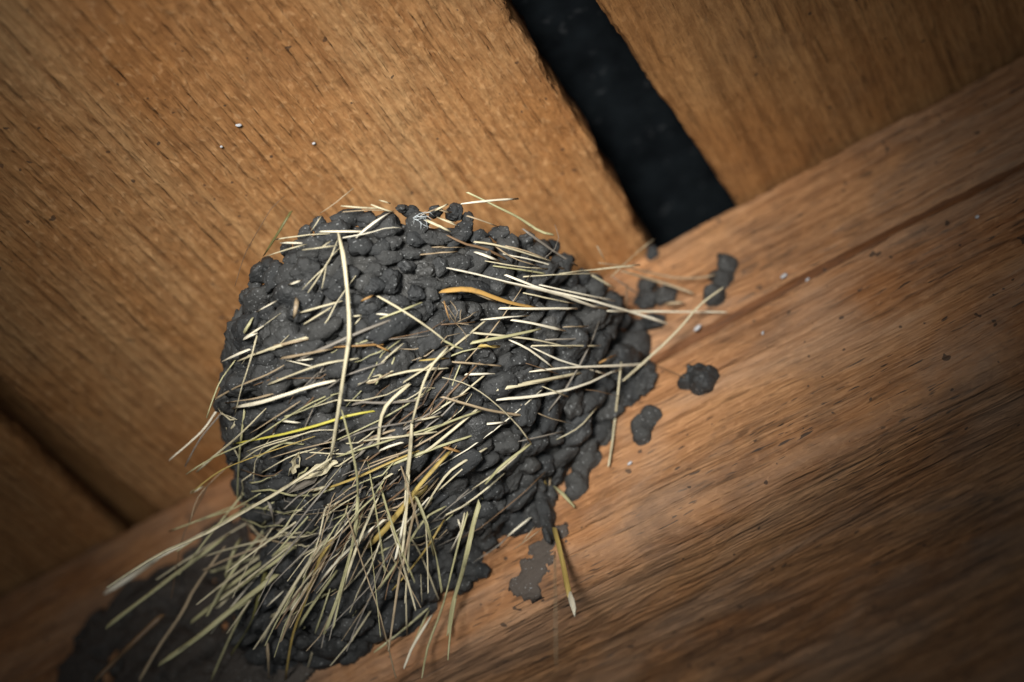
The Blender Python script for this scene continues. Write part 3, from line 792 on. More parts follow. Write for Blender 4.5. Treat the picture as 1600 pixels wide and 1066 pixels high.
["L",1.96,[[8.9,-90.0,-63.6],[11.9,-88.4,-63.7],[14.6,-86.4,-63.4],[17.1,-84.0,-63.3],[19.2,-81.2,-63.5],[21.1,-78.1,-63.9],[23.0,-74.7,-63.9],[24.9,-71.3,-63.7],[27.0,-67.6,-63.1],[29.1,-63.5,-61.8],[31.3,-59.4,-60.5]]],
["W",0.93,[[21.1,-71.5,-64.2],[23.6,-69.1,-63.9],[26.1,-66.7,-63.6],[28.6,-64.1,-63.2],[31.2,-61.0,-62.3],[33.5,-57.5,-60.8],[36.0,-53.8,-59.2],[38.3,-49.2,-56.9],[40.7,-44.6,-54.4]]],
["T",0.66,[[16.5,-80.2,-61.1],[18.3,-78.6,-62.4],[19.8,-76.2,-62.8],[21.1,-72.4,-61.8]]],
["C",0.85,[[48.9,-38.9,-37.7],[50.3,-35.6,-38.1],[51.6,-31.3,-37.6],[52.8,-26.1,-36.3]]],
["K",0.72,[[54.2,-29.1,-33.5],[55.7,-24.4,-33.9],[57.2,-18.8,-33.3],[58.7,-12.4,-32.0]]],
["C",1.01,[[53.7,-30.3,-34.2],[57.3,-29.2,-31.5],[61.0,-27.3,-28.1],[64.6,-25.4,-24.6],[68.4,-23.5,-21.5],[72.2,-21.9,-18.9]]],
["T",0.57,[[55.0,-42.7,-29.7],[54.9,-41.1,-30.9],[54.8,-38.9,-31.6],[54.7,-36.2,-31.6]]],
["T",1.17,[[57.5,-28.4,-31.9],[59.9,-23.2,-30.5],[62.3,-18.1,-29.2],[64.8,-13.5,-28.5],[67.5,-10.2,-29.1],[70.2,-8.3,-31.1],[73.0,-7.2,-34.0],[75.7,-6.5,-37.3]]],
["T",0.73,[[52.4,-38.6,-33.3],[55.1,-34.3,-32.0],[57.8,-29.4,-30.3],[60.3,-23.8,-28.1],[63.0,-18.3,-26.4],[65.6,-13.6,-25.4],[68.5,-10.1,-25.6],[71.3,-8.0,-26.8],[74.7,-7.0,-28.7],[78.4,-6.8,-31.2],[82.1,-6.6,-33.0],[85.7,-6.3,-34.1]]],
["B",0.86,[[56.9,-21.9,-32.7],[55.5,-21.2,-35.6],[54.1,-19.5,-37.6],[52.4,-16.8,-38.6]]],
["T",1.31,[[64.8,-5.7,-34.8],[67.0,-6.5,-36.7],[69.0,-6.4,-37.8],[71.0,-5.4,-38.0]]],
["C",0.85,[[86.7,-12.7,-47.6],[82.3,-12.8,-48.5],[78.0,-12.8,-49.5],[73.9,-12.4,-50.9],[69.9,-11.6,-52.5],[65.8,-10.9,-54.0],[61.6,-10.2,-55.2],[57.4,-9.5,-56.3],[53.1,-8.9,-57.2],[48.9,-8.2,-58.1],[44.7,-8.7,-60.0],[41.0,-11.2,-63.7]]],
["W",0.96,[[18.7,-49.1,-74.8],[21.7,-46.7,-74.2],[24.6,-43.9,-73.3],[27.8,-40.3,-71.9],[30.7,-36.7,-70.6],[33.7,-32.7,-69.1],[36.8,-28.2,-67.3],[39.8,-23.7,-65.5],[42.7,-19.4,-63.7],[45.7,-13.7,-60.8],[48.2,-6.7,-56.5],[51.3,-2.7,-55.0]]],
["B",0.42,[[52.3,-4.9,-57.4],[55.3,-5.9,-62.6],[58.2,-6.4,-67.2],[61.0,-6.3,-71.4]]],
["W",1.18,[[15.0,-75.0,-68.6],[18.5,-73.0,-68.7],[21.7,-70.1,-67.8],[24.8,-66.2,-66.2],[27.6,-61.2,-63.5]]],
["W",1.2,[[22.6,-66.6,-66.7],[25.2,-63.9,-66.9],[27.8,-60.7,-66.9],[30.1,-56.9,-66.4],[32.3,-52.0,-65.0],[34.5,-46.6,-63.2]]],
["G",1.18,[[8.9,-72.9,-73.8],[11.9,-71.3,-73.6],[14.8,-69.6,-73.3],[17.6,-67.2,-72.4],[20.4,-64.7,-71.2],[23.2,-61.9,-69.7],[26.0,-58.8,-67.9],[28.7,-55.2,-65.5]]],
["T",0.55,[[34.3,-46.8,-61.3],[36.7,-45.0,-61.3],[38.9,-41.9,-60.0],[40.7,-37.0,-57.0]]],
["G",0.91,[[0.7,-82.2,-72.2],[2.4,-79.3,-73.9],[4.0,-75.7,-74.5],[5.9,-71.4,-73.9]]],
["G",0.52,[[-1.6,-74.9,-76.5],[1.8,-74.0,-76.0],[5.2,-72.8,-75.4],[8.2,-70.5,-74.4],[11.2,-67.7,-73.2],[14.1,-64.2,-71.5]]],
["Y",1.18,[[10.4,-70.1,-73.9],[12.5,-69.6,-75.0],[14.3,-67.7,-74.9],[15.6,-64.2,-72.9]]],
["W",0.93,[[18.7,-62.2,-70.0],[20.7,-59.2,-71.0],[22.5,-55.5,-71.7],[23.7,-51.4,-72.1],[24.7,-46.3,-72.0],[25.5,-40.8,-71.6]]],
["W",0.82,[[22.9,-52.9,-68.6],[24.7,-49.6,-69.2],[26.4,-45.9,-69.5],[28.1,-42.1,-69.5],[30.1,-37.8,-69.0],[32.1,-33.5,-68.2],[33.9,-28.5,-66.8],[35.8,-23.3,-65.4],[37.5,-17.6,-63.5]]],
["C",0.61,[[23.4,-54.5,-69.7],[26.2,-52.3,-69.7],[28.8,-49.6,-69.2],[31.3,-46.2,-68.2],[33.9,-42.6,-66.9],[36.4,-38.6,-65.3],[38.7,-33.7,-62.8],[41.1,-28.7,-60.2]]],
["K",0.68,[[27.8,-50.9,-66.7],[31.0,-47.9,-66.2],[34.2,-44.4,-65.3],[37.1,-39.3,-62.8],[39.8,-33.0,-59.2]]],
["O",0.84,[[37.7,-25.0,-63.5],[39.9,-25.0,-63.6],[41.7,-23.0,-61.8],[43.3,-19.1,-58.4]]],
["C",1.08,[[14.5,-48.2,-77.2],[17.6,-46.2,-76.7],[20.6,-44.0,-76.1],[23.4,-41.2,-74.8],[26.2,-37.9,-73.1],[28.8,-34.2,-70.9],[31.4,-30.3,-68.6]]],
["T",0.78,[[0.6,-72.9,-77.3],[3.1,-70.8,-77.6],[5.6,-68.4,-77.7],[8.0,-65.6,-77.4],[10.3,-62.4,-76.7],[12.5,-58.5,-75.4]]],
["W",0.92,[[1.9,-65.9,-78.4],[4.8,-64.6,-79.2],[7.4,-62.0,-78.7],[9.6,-58.0,-76.8]]],
["B",0.52,[[2.1,-83.7,-69.7],[5.8,-81.5,-70.0],[9.4,-78.5,-69.5],[12.7,-74.5,-67.6]]],
["O",0.52,[[8.4,-87.6,-65.8],[8.1,-87.1,-68.6],[7.6,-85.4,-70.0],[7.0,-82.6,-70.1]]],
["C",0.67,[[29.4,-66.4,-57.8],[31.9,-63.0,-57.7],[34.5,-59.3,-57.6],[36.7,-55.5,-56.8],[39.0,-50.5,-55.2],[40.8,-45.5,-52.9]]],
["W",0.61,[[34.6,-62.2,-53.6],[36.7,-59.2,-53.5],[38.9,-55.9,-53.2],[41.1,-52.6,-52.9],[43.3,-49.2,-52.4],[45.5,-45.6,-51.8],[47.5,-40.5,-49.7],[49.4,-33.9,-46.2],[51.5,-28.4,-43.8]]],
["T",0.6,[[27.2,-84.6,-45.4],[28.7,-82.3,-47.5],[30.1,-79.6,-49.1],[31.5,-76.4,-49.9],[33.2,-72.5,-49.7],[35.2,-68.6,-49.0],[37.0,-64.0,-47.7]]],
["C",0.6,[[24.4,-83.0,-53.2],[27.0,-80.4,-53.6],[29.5,-77.6,-53.8],[31.8,-74.3,-53.2],[34.3,-70.5,-52.2],[36.7,-66.6,-50.7],[38.9,-61.7,-48.1]]],
["W",1.07,[[-58.8,-101.0,-50.6],[-54.7,-105.3,-55.7],[-51.8,-107.0,-57.7],[-49.9,-106.7,-57.6]]],
["W",1.08,[[-68.3,-97.5,-51.4],[-63.3,-100.5,-55.1],[-58.2,-103.6,-59.0],[-54.4,-104.0,-60.0]]],
["C",1.05,[[-65.4,-94.2,-51.0],[-59.1,-100.2,-58.4],[-54.5,-102.7,-61.7],[-50.6,-103.9,-63.8],[-47.0,-104.3,-64.9],[-43.4,-104.6,-66.2],[-40.2,-104.3,-66.7],[-37.1,-103.9,-67.2],[-34.0,-103.6,-67.8]]],
["T",1.05,[[-46.1,-103.9,-64.2],[-41.6,-104.9,-66.9],[-37.8,-104.3,-67.8],[-34.3,-103.0,-68.0]]],
["C",0.59,[[-49.1,-108.2,-60.7],[-51.2,-107.1,-63.0],[-53.5,-105.5,-65.0],[-55.9,-103.9,-66.7],[-58.9,-101.1,-67.0],[-62.3,-97.8,-66.8],[-65.6,-94.1,-66.3],[-69.5,-89.3,-64.9],[-73.9,-83.5,-62.5]]],
["G",0.61,[[-81.8,-88.2,-61.9],[-79.0,-90.0,-60.1],[-76.2,-91.6,-58.1],[-73.6,-92.9,-56.1],[-70.8,-93.6,-53.9],[-67.5,-94.7,-52.9],[-63.5,-97.2,-53.5]]],
["T",0.83,[[-78.0,-89.3,-57.1],[-73.8,-91.0,-58.8],[-69.1,-93.6,-61.6],[-63.8,-97.1,-65.6],[-59.4,-98.9,-68.1],[-55.7,-98.8,-68.6],[-52.4,-99.0,-69.3],[-48.7,-99.3,-69.7],[-45.6,-99.6,-69.8]]],
["T",1.07,[[-75.9,-84.6,-56.1],[-69.5,-89.9,-63.6],[-64.3,-93.1,-68.7],[-60.2,-94.1,-71.3],[-56.8,-93.7,-72.0],[-53.4,-93.3,-72.7]]],
["W",1.64,[[-72.3,-86.1,-61.7],[-66.4,-91.1,-68.4],[-62.1,-93.1,-72.0],[-58.2,-93.9,-74.1],[-54.5,-94.5,-75.7],[-51.0,-94.6,-76.6],[-47.6,-94.7,-77.6],[-44.3,-94.5,-78.1],[-41.3,-94.3,-78.7],[-38.4,-93.7,-78.9],[-35.5,-92.9,-79.2],[-32.6,-91.7,-79.1]]],
["W",1.13,[[-105.3,-74.6,-57.0],[-101.5,-75.2,-56.5],[-97.7,-75.7,-55.9],[-94.1,-76.2,-55.2],[-90.9,-76.5,-54.3],[-87.4,-77.2,-52.9],[-84.5,-77.9,-51.2],[-81.6,-78.5,-49.5]]],
["K",0.63,[[-102.7,-69.2,-57.7],[-99.3,-71.1,-56.8],[-95.9,-73.1,-56.0],[-92.2,-74.9,-55.0],[-89.0,-75.7,-53.8],[-85.6,-76.2,-52.4],[-82.2,-76.6,-50.8],[-78.9,-76.9,-49.1]]],
["C",0.97,[[-99.3,-67.8,-61.4],[-94.7,-70.2,-62.8],[-90.1,-72.7,-64.1],[-85.5,-75.0,-65.5],[-80.5,-78.4,-68.1],[-74.9,-83.0,-71.8],[-70.1,-86.2,-73.9],[-66.3,-87.7,-74.1],[-62.8,-88.6,-73.5],[-59.3,-89.5,-73.0]]],
["G",0.6,[[-101.0,-72.3,-64.8],[-94.8,-74.0,-65.9],[-88.3,-75.5,-67.1],[-81.7,-77.7,-69.9],[-74.4,-80.9,-73.8],[-67.7,-83.2,-76.2],[-61.6,-84.5,-77.0],[-55.4,-86.3,-78.1],[-49.5,-87.6,-79.0],[-43.8,-88.1,-79.3],[-38.7,-88.1,-79.7],[-34.0,-86.8,-80.1]]],
["Z",1.06,[[-82.0,-74.0,-63.7],[-75.0,-78.4,-70.3],[-68.7,-81.0,-74.9],[-63.4,-82.1,-77.9],[-58.0,-82.7,-80.4],[-53.4,-82.7,-81.9],[-48.6,-82.3,-83.0],[-44.2,-82.2,-84.1],[-39.8,-81.7,-84.7],[-35.5,-80.7,-84.9],[-31.5,-79.1,-85.0],[-27.7,-77.0,-84.8]]],
["C",0.59,[[-82.9,-67.7,-67.2],[-76.8,-73.5,-72.4],[-71.6,-77.5,-75.9],[-67.1,-79.8,-78.4],[-63.3,-80.4,-79.8],[-59.4,-81.1,-81.5],[-55.9,-81.2,-82.4],[-52.3,-81.4,-83.2],[-49.1,-81.2,-83.7],[-46.0,-80.6,-84.6],[-43.3,-78.9,-85.0],[-40.6,-77.3,-85.5]]],
["Y",0.6,[[-103.3,-65.6,-67.1],[-98.1,-67.7,-68.0],[-93.0,-69.7,-69.0],[-87.9,-71.4,-70.2],[-82.2,-73.9,-73.1],[-75.8,-77.6,-77.6],[-70.4,-79.5,-80.3],[-66.1,-79.3,-81.0],[-61.8,-79.1,-81.8],[-57.4,-79.2,-82.8],[-53.1,-79.2,-83.7],[-49.0,-78.8,-84.2]]],
["T",0.38,[[-109.3,-59.4,-73.8],[-107.2,-60.8,-71.9],[-105.1,-62.1,-69.9],[-102.6,-63.1,-67.9],[-99.9,-63.5,-66.4],[-96.8,-63.4,-64.8],[-93.6,-63.2,-63.1],[-90.9,-62.8,-61.7],[-87.4,-63.2,-60.8],[-84.1,-64.7,-61.8]]],
["G",0.51,[[-115.9,-48.9,-63.2],[-111.4,-49.8,-65.0],[-106.9,-50.7,-66.8],[-102.6,-51.5,-68.4],[-98.5,-52.3,-69.9],[-94.5,-53.1,-71.1],[-89.7,-55.1,-73.0],[-84.8,-58.2,-75.8],[-80.8,-59.8,-77.0]]],
["C",0.6,[[-76.5,-66.0,-74.8],[-71.2,-69.5,-78.1],[-66.5,-71.9,-80.3],[-62.4,-73.3,-81.6],[-58.5,-73.9,-82.7],[-55.1,-73.5,-83.2],[-51.7,-73.2,-83.8]]],
["G",0.71,[[-47.1,-69.4,-87.9],[-43.1,-69.9,-89.2],[-39.5,-69.6,-89.8],[-35.9,-69.4,-90.4],[-32.5,-68.9,-90.8],[-29.2,-67.9,-90.7],[-26.0,-66.8,-90.5],[-22.8,-65.6,-90.3],[-19.6,-64.4,-90.1],[-16.5,-62.7,-89.3],[-13.5,-60.9,-88.5],[-10.5,-58.7,-87.3]]],
["C",0.82,[[-36.0,-71.0,-88.6],[-32.8,-70.1,-89.4],[-29.7,-69.2,-90.2],[-26.3,-67.9,-90.8],[-23.5,-66.1,-90.7],[-20.6,-64.1,-90.4],[-17.6,-61.7,-89.9],[-14.8,-58.9,-88.9]]],
["T",0.82,[[-35.1,-69.8,-87.5],[-31.2,-69.8,-88.3],[-27.6,-69.1,-88.4],[-24.5,-67.6,-88.0],[-22.0,-65.1,-87.3]]],
["W",0.94,[[-33.7,-64.8,-90.0],[-30.1,-65.2,-90.7],[-26.9,-64.4,-90.7],[-24.2,-61.8,-89.3]]],
["K",0.59,[[-42.6,-74.4,-87.0],[-39.1,-74.7,-87.7],[-35.9,-74.6,-87.9],[-32.7,-74.3,-88.3],[-29.8,-73.9,-88.8],[-27.2,-72.9,-89.0],[-24.0,-71.3,-89.0],[-21.6,-70.0,-88.9],[-19.0,-68.2,-88.5],[-16.1,-66.3,-88.1],[-13.3,-64.3,-87.6],[-10.7,-61.9,-86.7]]],
["Y",1.07,[[-64.3,-58.7,-85.7],[-60.2,-59.0,-87.4],[-56.1,-59.4,-89.0],[-52.3,-59.6,-90.0],[-48.3,-59.9,-90.9],[-44.2,-60.1,-91.6],[-40.5,-59.9,-91.8],[-36.5,-59.7,-91.8],[-33.0,-59.1,-91.5],[-29.3,-58.3,-91.2],[-26.0,-57.2,-90.6],[-22.8,-56.0,-90.0]]],
["K",0.93,[[-32.4,-82.5,-83.2],[-29.0,-82.3,-84.0],[-26.4,-80.9,-84.9],[-23.7,-79.3,-85.5],[-20.9,-77.4,-85.6],[-18.2,-75.3,-85.4],[-15.5,-73.1,-85.0],[-13.0,-70.4,-84.1]]],
["O",0.69,[[-28.0,-99.4,-73.1],[-24.8,-99.0,-74.6],[-21.8,-97.9,-75.4],[-19.0,-96.4,-75.8],[-16.4,-94.3,-75.5],[-13.9,-92.0,-75.1]]],
["O",0.81,[[-16.7,-93.8,-74.3],[-15.3,-92.9,-75.7],[-14.2,-91.1,-76.3],[-13.4,-88.4,-75.8]]],
["C",0.58,[[-18.5,-88.0,-78.5],[-14.9,-89.1,-78.3],[-11.6,-89.2,-77.2],[-8.6,-88.2,-75.1]]],
["C",0.35,[[-17.3,-87.7,-76.5],[-14.8,-88.2,-76.8],[-12.6,-87.9,-76.4],[-10.7,-86.9,-75.1]]],
["C",0.58,[[-22.5,-85.3,-79.0],[-19.2,-85.1,-79.8],[-16.1,-84.1,-79.7],[-13.5,-81.9,-78.4]]],
["K",0.35,[[-28.5,-85.9,-80.2],[-26.0,-86.9,-81.0],[-24.1,-86.6,-80.6],[-22.4,-85.5,-79.2]]],
["W",0.58,[[-45.0,-100.0,-68.1],[-41.8,-99.7,-71.0],[-39.0,-98.6,-73.1],[-36.9,-96.0,-73.6]]],
["W",0.58,[[-41.1,-99.4,-70.6],[-38.9,-100.2,-72.4],[-37.2,-99.7,-72.9],[-35.9,-98.4,-72.4]]],
["Y",0.81,[[-7.1,-81.2,-78.3],[-4.1,-80.7,-79.5],[-1.6,-78.7,-79.1],[0.6,-75.4,-77.6]]],
["W",0.83,[[-56.4,-85.2,-77.4],[-54.0,-85.9,-79.7],[-52.3,-85.3,-80.6],[-51.0,-83.5,-80.3]]],
["B",0.49,[[-84.8,-63.5,-66.3],[-79.1,-67.1,-74.0],[-74.6,-68.7,-79.2],[-70.8,-68.5,-81.1],[-67.1,-68.9,-81.0]]],
["G",0.87,[[-68.1,-87.3,-66.5],[-70.6,-84.3,-67.5],[-73.4,-80.9,-68.0],[-76.4,-77.0,-68.0],[-79.4,-73.0,-67.9],[-82.9,-67.8,-66.7],[-87.0,-61.4,-64.5],[-90.5,-56.0,-63.4],[-93.5,-51.5,-63.2],[-96.5,-46.9,-63.1]]],
["C",0.61,[[-32.9,-43.8,-96.4],[-33.4,-41.1,-98.3],[-34.5,-36.9,-98.9],[-36.0,-31.3,-98.3]]],
["K",0.35,[[-38.8,-94.3,-75.1],[-34.3,-95.2,-76.5],[-30.3,-95.3,-77.0],[-26.7,-95.2,-76.2],[-23.7,-95.6,-74.4]]],
["K",0.35,[[-45.5,-92.7,-76.9],[-41.8,-95.0,-78.0],[-38.8,-95.9,-77.7],[-36.1,-95.7,-76.3]]],
["B",0.35,[[-51.8,-89.0,-75.8],[-49.3,-91.4,-77.0],[-47.5,-92.4,-76.8],[-46.1,-92.5,-75.5]]],
["G",0.53,[[-58.6,-85.6,-75.4],[-54.4,-86.7,-77.6],[-50.6,-87.3,-79.2],[-46.7,-87.8,-80.4],[-43.2,-87.9,-80.8],[-39.7,-87.9,-80.8],[-36.4,-87.4,-80.3]]],
["T",0.53,[[-70.0,-82.4,-72.4],[-65.2,-85.4,-75.3],[-60.9,-87.4,-77.0],[-57.0,-88.8,-78.0],[-53.4,-89.6,-78.5],[-50.0,-89.8,-78.3],[-46.7,-90.0,-78.1]]],
["C",0.48,[[-76.4,-74.2,-70.8],[-70.8,-78.3,-75.5],[-66.0,-80.6,-78.5],[-62.2,-81.3,-79.9],[-58.6,-81.3,-80.9],[-55.1,-81.1,-81.9],[-52.0,-80.1,-82.0]]],
["T",0.47,[[-69.3,-73.6,-78.1],[-65.0,-75.0,-80.3],[-60.8,-76.2,-82.4],[-57.0,-76.6,-83.7],[-53.4,-76.7,-84.9],[-50.0,-76.2,-85.6],[-47.0,-75.2,-85.8],[-43.9,-74.1,-85.9]]],
["C",0.48,[[-64.1,-50.6,-89.7],[-59.1,-52.5,-91.7],[-54.7,-53.4,-92.7],[-50.7,-53.7,-92.9],[-47.2,-54.0,-92.4]]],
["C",0.48,[[-66.6,-49.0,-90.4],[-61.2,-52.3,-92.7],[-56.6,-53.9,-93.7],[-52.4,-54.6,-93.9],[-48.7,-54.2,-93.2]]],
["G",0.49,[[-65.7,-45.9,-90.4],[-60.8,-47.9,-92.3],[-56.2,-49.2,-93.7],[-52.3,-49.5,-93.9],[-49.0,-48.9,-93.5]]],
["T",0.48,[[-67.5,-60.4,-86.2],[-63.9,-62.5,-88.7],[-60.9,-63.0,-89.7],[-58.8,-61.6,-89.0]]],
["C",1.37,[[7.5,-53.4,-79.3],[10.7,-51.4,-78.9],[13.8,-49.0,-78.1],[16.6,-46.6,-77.1],[19.7,-43.7,-75.9],[22.6,-40.7,-74.5],[25.4,-37.4,-72.7],[28.2,-33.6,-70.4],[31.1,-29.6,-68.0]]],
["W",1.25,[[5.8,-51.9,-81.9],[9.0,-49.2,-81.3],[12.2,-46.1,-80.6],[15.5,-43.2,-79.9],[18.8,-40.1,-78.8],[22.1,-36.6,-77.1],[25.5,-33.1,-75.3],[28.8,-29.7,-73.2],[32.5,-25.5,-70.2],[36.3,-21.7,-66.9],[39.2,-18.0,-63.7],[42.4,-12.9,-60.0]]],
["C",0.86,[[43.4,-14.9,-58.7],[41.7,-14.0,-61.7],[39.9,-12.7,-64.3],[38.1,-11.3,-66.9],[36.2,-8.9,-68.4],[33.9,-5.1,-68.9],[31.9,-2.7,-70.6],[30.3,-2.7,-74.2],[28.9,-2.7,-77.7],[27.2,-2.7,-81.4],[25.6,-2.7,-84.8],[24.0,-2.7,-88.3]]],
["C",0.67,[[-3.9,-72.3,-81.1],[-1.7,-69.6,-81.5],[0.5,-66.8,-82.1],[2.2,-63.9,-82.8],[3.6,-60.5,-83.5],[4.8,-56.9,-84.4],[5.6,-53.0,-85.0],[6.3,-48.6,-85.4],[6.8,-44.2,-85.9],[7.2,-39.8,-86.4],[7.1,-35.0,-86.6],[7.0,-30.1,-86.8]]],
["T",0.55,[[10.9,-42.7,-80.5],[12.7,-39.1,-81.2],[14.4,-34.8,-81.3],[16.2,-30.2,-80.9],[18.3,-25.2,-79.7],[20.4,-20.0,-78.3]]],
["C",0.55,[[19.6,-41.4,-76.3],[21.6,-39.4,-77.7],[23.1,-35.6,-77.4],[24.4,-30.3,-75.7]]],
["G",0.8,[[-21.2,-62.3,-89.5],[-17.8,-61.9,-89.5],[-14.3,-61.4,-89.4],[-11.1,-60.6,-88.9],[-8.2,-59.5,-88.3],[-5.2,-57.6,-87.1],[-2.5,-55.5,-85.8],[-0.0,-53.3,-84.4]]],
["C",0.8,[[-18.2,-66.8,-87.3],[-15.3,-66.4,-88.3],[-12.8,-65.0,-88.1],[-10.7,-61.9,-86.5]]],
["W",0.81,[[-1.3,-48.6,-86.2],[0.9,-48.1,-87.0],[2.7,-46.5,-86.6],[4.2,-43.5,-85.0]]],
["B",0.42,[[30.0,-25.6,-72.2],[33.1,-23.2,-73.0],[35.5,-17.7,-71.6],[37.5,-8.5,-67.2]]],
["K",0.55,[[3.6,-33.4,-86.2],[7.3,-31.4,-85.8],[10.8,-29.0,-85.1],[14.0,-25.4,-83.2],[16.8,-21.3,-80.7]]],
["C",0.68,[[-27.0,-39.6,-95.2],[-23.2,-40.7,-95.0],[-19.4,-41.6,-94.5],[-15.9,-42.0,-93.7],[-12.5,-42.0,-92.4],[-9.2,-41.3,-90.5]]],
["C",0.81,[[-31.8,-44.8,-94.0],[-27.5,-47.0,-94.3],[-23.5,-48.4,-93.8],[-19.8,-48.8,-92.4],[-16.3,-48.9,-90.7]]],
["T",0.68,[[-35.3,-38.8,-95.2],[-31.1,-41.3,-95.4],[-27.2,-42.8,-94.8],[-23.8,-43.0,-93.0]]],
["O",1.08,[[-16.5,-52.4,-89.8],[-14.8,-51.2,-91.0],[-13.4,-49.0,-91.2],[-12.5,-45.3,-90.0]]],
["G",1.51,[[-32.7,-44.0,-96.6],[-33.4,-41.1,-98.5],[-34.2,-37.8,-100.2],[-35.1,-34.4,-101.8],[-36.5,-30.1,-102.6],[-38.5,-24.4,-102.2],[-40.4,-19.0,-102.1]]],
["C",0.7,[[-23.6,-25.9,-97.2],[-25.7,-24.5,-99.4],[-27.8,-23.2,-101.7],[-30.3,-20.3,-102.7],[-33.3,-16.0,-102.6],[-36.3,-11.7,-102.7]]],
["W",0.7,[[-36.4,-13.0,-98.9],[-32.5,-17.2,-99.8],[-29.3,-19.4,-99.1],[-26.7,-19.7,-96.8]]],
["K",0.41,[[-35.1,-29.8,-97.6],[-31.3,-31.2,-97.7],[-27.5,-32.6,-97.8],[-23.9,-33.6,-97.7],[-20.7,-33.1,-96.6],[-17.6,-32.2,-95.3],[-14.6,-31.0,-94.0]]],
["C",0.56,[[13.8,-21.4,-82.8],[17.3,-20.5,-82.1],[20.7,-19.4,-81.0],[23.9,-18.1,-78.9],[26.9,-16.7,-75.8],[29.9,-14.9,-72.3]]],
["B",0.41,[[18.4,-53.2,-73.2],[21.2,-50.0,-74.3],[23.6,-44.9,-73.8],[25.7,-38.5,-72.1]]],
["T",0.47,[[-7.0,-65.0,-84.2],[-4.3,-64.9,-84.6],[-1.9,-63.7,-84.0],[0.1,-61.5,-82.3]]],
["W",2.35,[[-165.5,-27.8,-53.8],[-161.7,-27.0,-52.8],[-158.0,-26.3,-51.7],[-153.9,-26.0,-50.8],[-148.3,-28.2,-52.1],[-139.4,-36.0,-58.7],[-127.5,-49.3,-71.0],[-123.7,-48.6,-70.4],[-120.1,-47.8,-69.9],[-116.2,-47.1,-69.0],[-113.6,-44.4,-66.3],[-111.0,-41.9,-64.0]]],
["G",0.72,[[-123.9,-48.5,-61.7],[-118.4,-51.2,-65.0],[-114.6,-50.8,-65.3],[-111.1,-49.9,-65.0],[-107.7,-48.9,-64.6],[-104.3,-47.8,-64.0],[-101.1,-46.2,-62.9],[-98.0,-44.6,-61.7]]],
["C",1.0,[[-107.4,-59.1,-60.3],[-105.5,-59.5,-60.8],[-104.1,-59.1,-60.4],[-103.1,-57.8,-59.2]]],
["B",0.57,[[-101.9,-57.2,-59.5],[-105.2,-55.6,-61.1],[-108.7,-53.8,-62.4],[-112.0,-52.0,-63.7],[-115.1,-50.5,-65.2],[-117.5,-49.5,-66.9],[-120.0,-48.4,-70.0],[-122.3,-46.6,-71.7],[-125.0,-43.9,-73.3],[-127.9,-41.1,-75.1],[-130.8,-38.4,-77.1],[-133.5,-35.8,-79.1]]],
["G",2.03,[[-157.1,-41.1,-81.7],[-152.5,-40.9,-80.3],[-147.6,-41.1,-79.4],[-142.4,-41.8,-78.9],[-137.4,-42.2,-78.1],[-132.5,-42.3,-77.0],[-127.8,-42.4,-76.0],[-123.0,-42.2,-74.7],[-118.1,-42.1,-73.5],[-113.8,-41.9,-72.3],[-108.8,-41.7,-71.0],[-107.1,-36.3,-65.0]]],
["B",2.2,[[-171.6,-29.0,-90.9],[-168.6,-28.9,-89.5],[-165.6,-28.9,-88.1],[-162.4,-29.3,-87.0],[-158.7,-30.4,-86.6],[-154.6,-32.4,-87.1],[-151.4,-32.5,-85.9],[-148.3,-32.6,-84.7],[-145.4,-32.5,-83.4],[-142.4,-32.5,-82.2],[-139.5,-32.4,-80.9]]],
["T",1.46,[[-157.7,-22.7,-94.9],[-153.7,-23.7,-92.1],[-149.5,-24.9,-89.4],[-145.0,-26.3,-87.1],[-140.1,-27.7,-85.0],[-135.5,-29.1,-83.1],[-131.1,-30.8,-81.0],[-127.0,-32.8,-78.8],[-122.4,-34.4,-76.8],[-117.5,-36.0,-74.9],[-112.8,-37.2,-72.8],[-108.6,-37.7,-70.6]]],
["C",0.71,[[-117.6,-39.6,-71.8],[-113.5,-39.9,-72.9],[-109.4,-40.1,-74.0],[-105.2,-40.2,-75.1],[-101.3,-40.2,-76.1],[-97.2,-39.9,-77.1],[-93.3,-39.6,-78.1],[-89.0,-40.3,-79.9],[-84.4,-41.9,-82.4],[-80.6,-42.2,-83.7]]],
["G",1.43,[[-132.7,-25.5,-84.2],[-127.9,-26.6,-84.1],[-123.2,-27.8,-84.0],[-118.5,-28.9,-83.9],[-113.8,-29.8,-83.9],[-109.1,-30.5,-83.9],[-103.9,-32.6,-85.3],[-97.8,-36.1,-87.7],[-92.5,-38.3,-89.0],[-88.2,-39.2,-89.0],[-84.3,-38.9,-87.5],[-81.5,-37.0,-84.4]]],
["G",1.57,[[-119.2,-28.7,-81.0],[-115.1,-29.7,-81.2],[-110.8,-30.6,-81.3],[-106.6,-31.4,-81.3],[-102.7,-32.2,-81.3],[-99.1,-32.8,-81.3],[-95.6,-33.3,-81.2],[-90.9,-34.9,-81.9],[-86.5,-37.6,-83.8],[-82.8,-38.7,-84.3]]],
["G",2.28,[[-145.7,-28.1,-97.1],[-140.6,-28.7,-96.9],[-135.6,-29.3,-96.6],[-130.6,-29.9,-96.2],[-125.6,-30.6,-95.7],[-120.7,-31.3,-95.0],[-115.9,-32.0,-94.3],[-111.1,-32.5,-93.5],[-105.6,-34.4,-93.9],[-99.7,-37.1,-95.2],[-94.9,-37.8,-94.7],[-91.0,-36.8,-92.7]]],
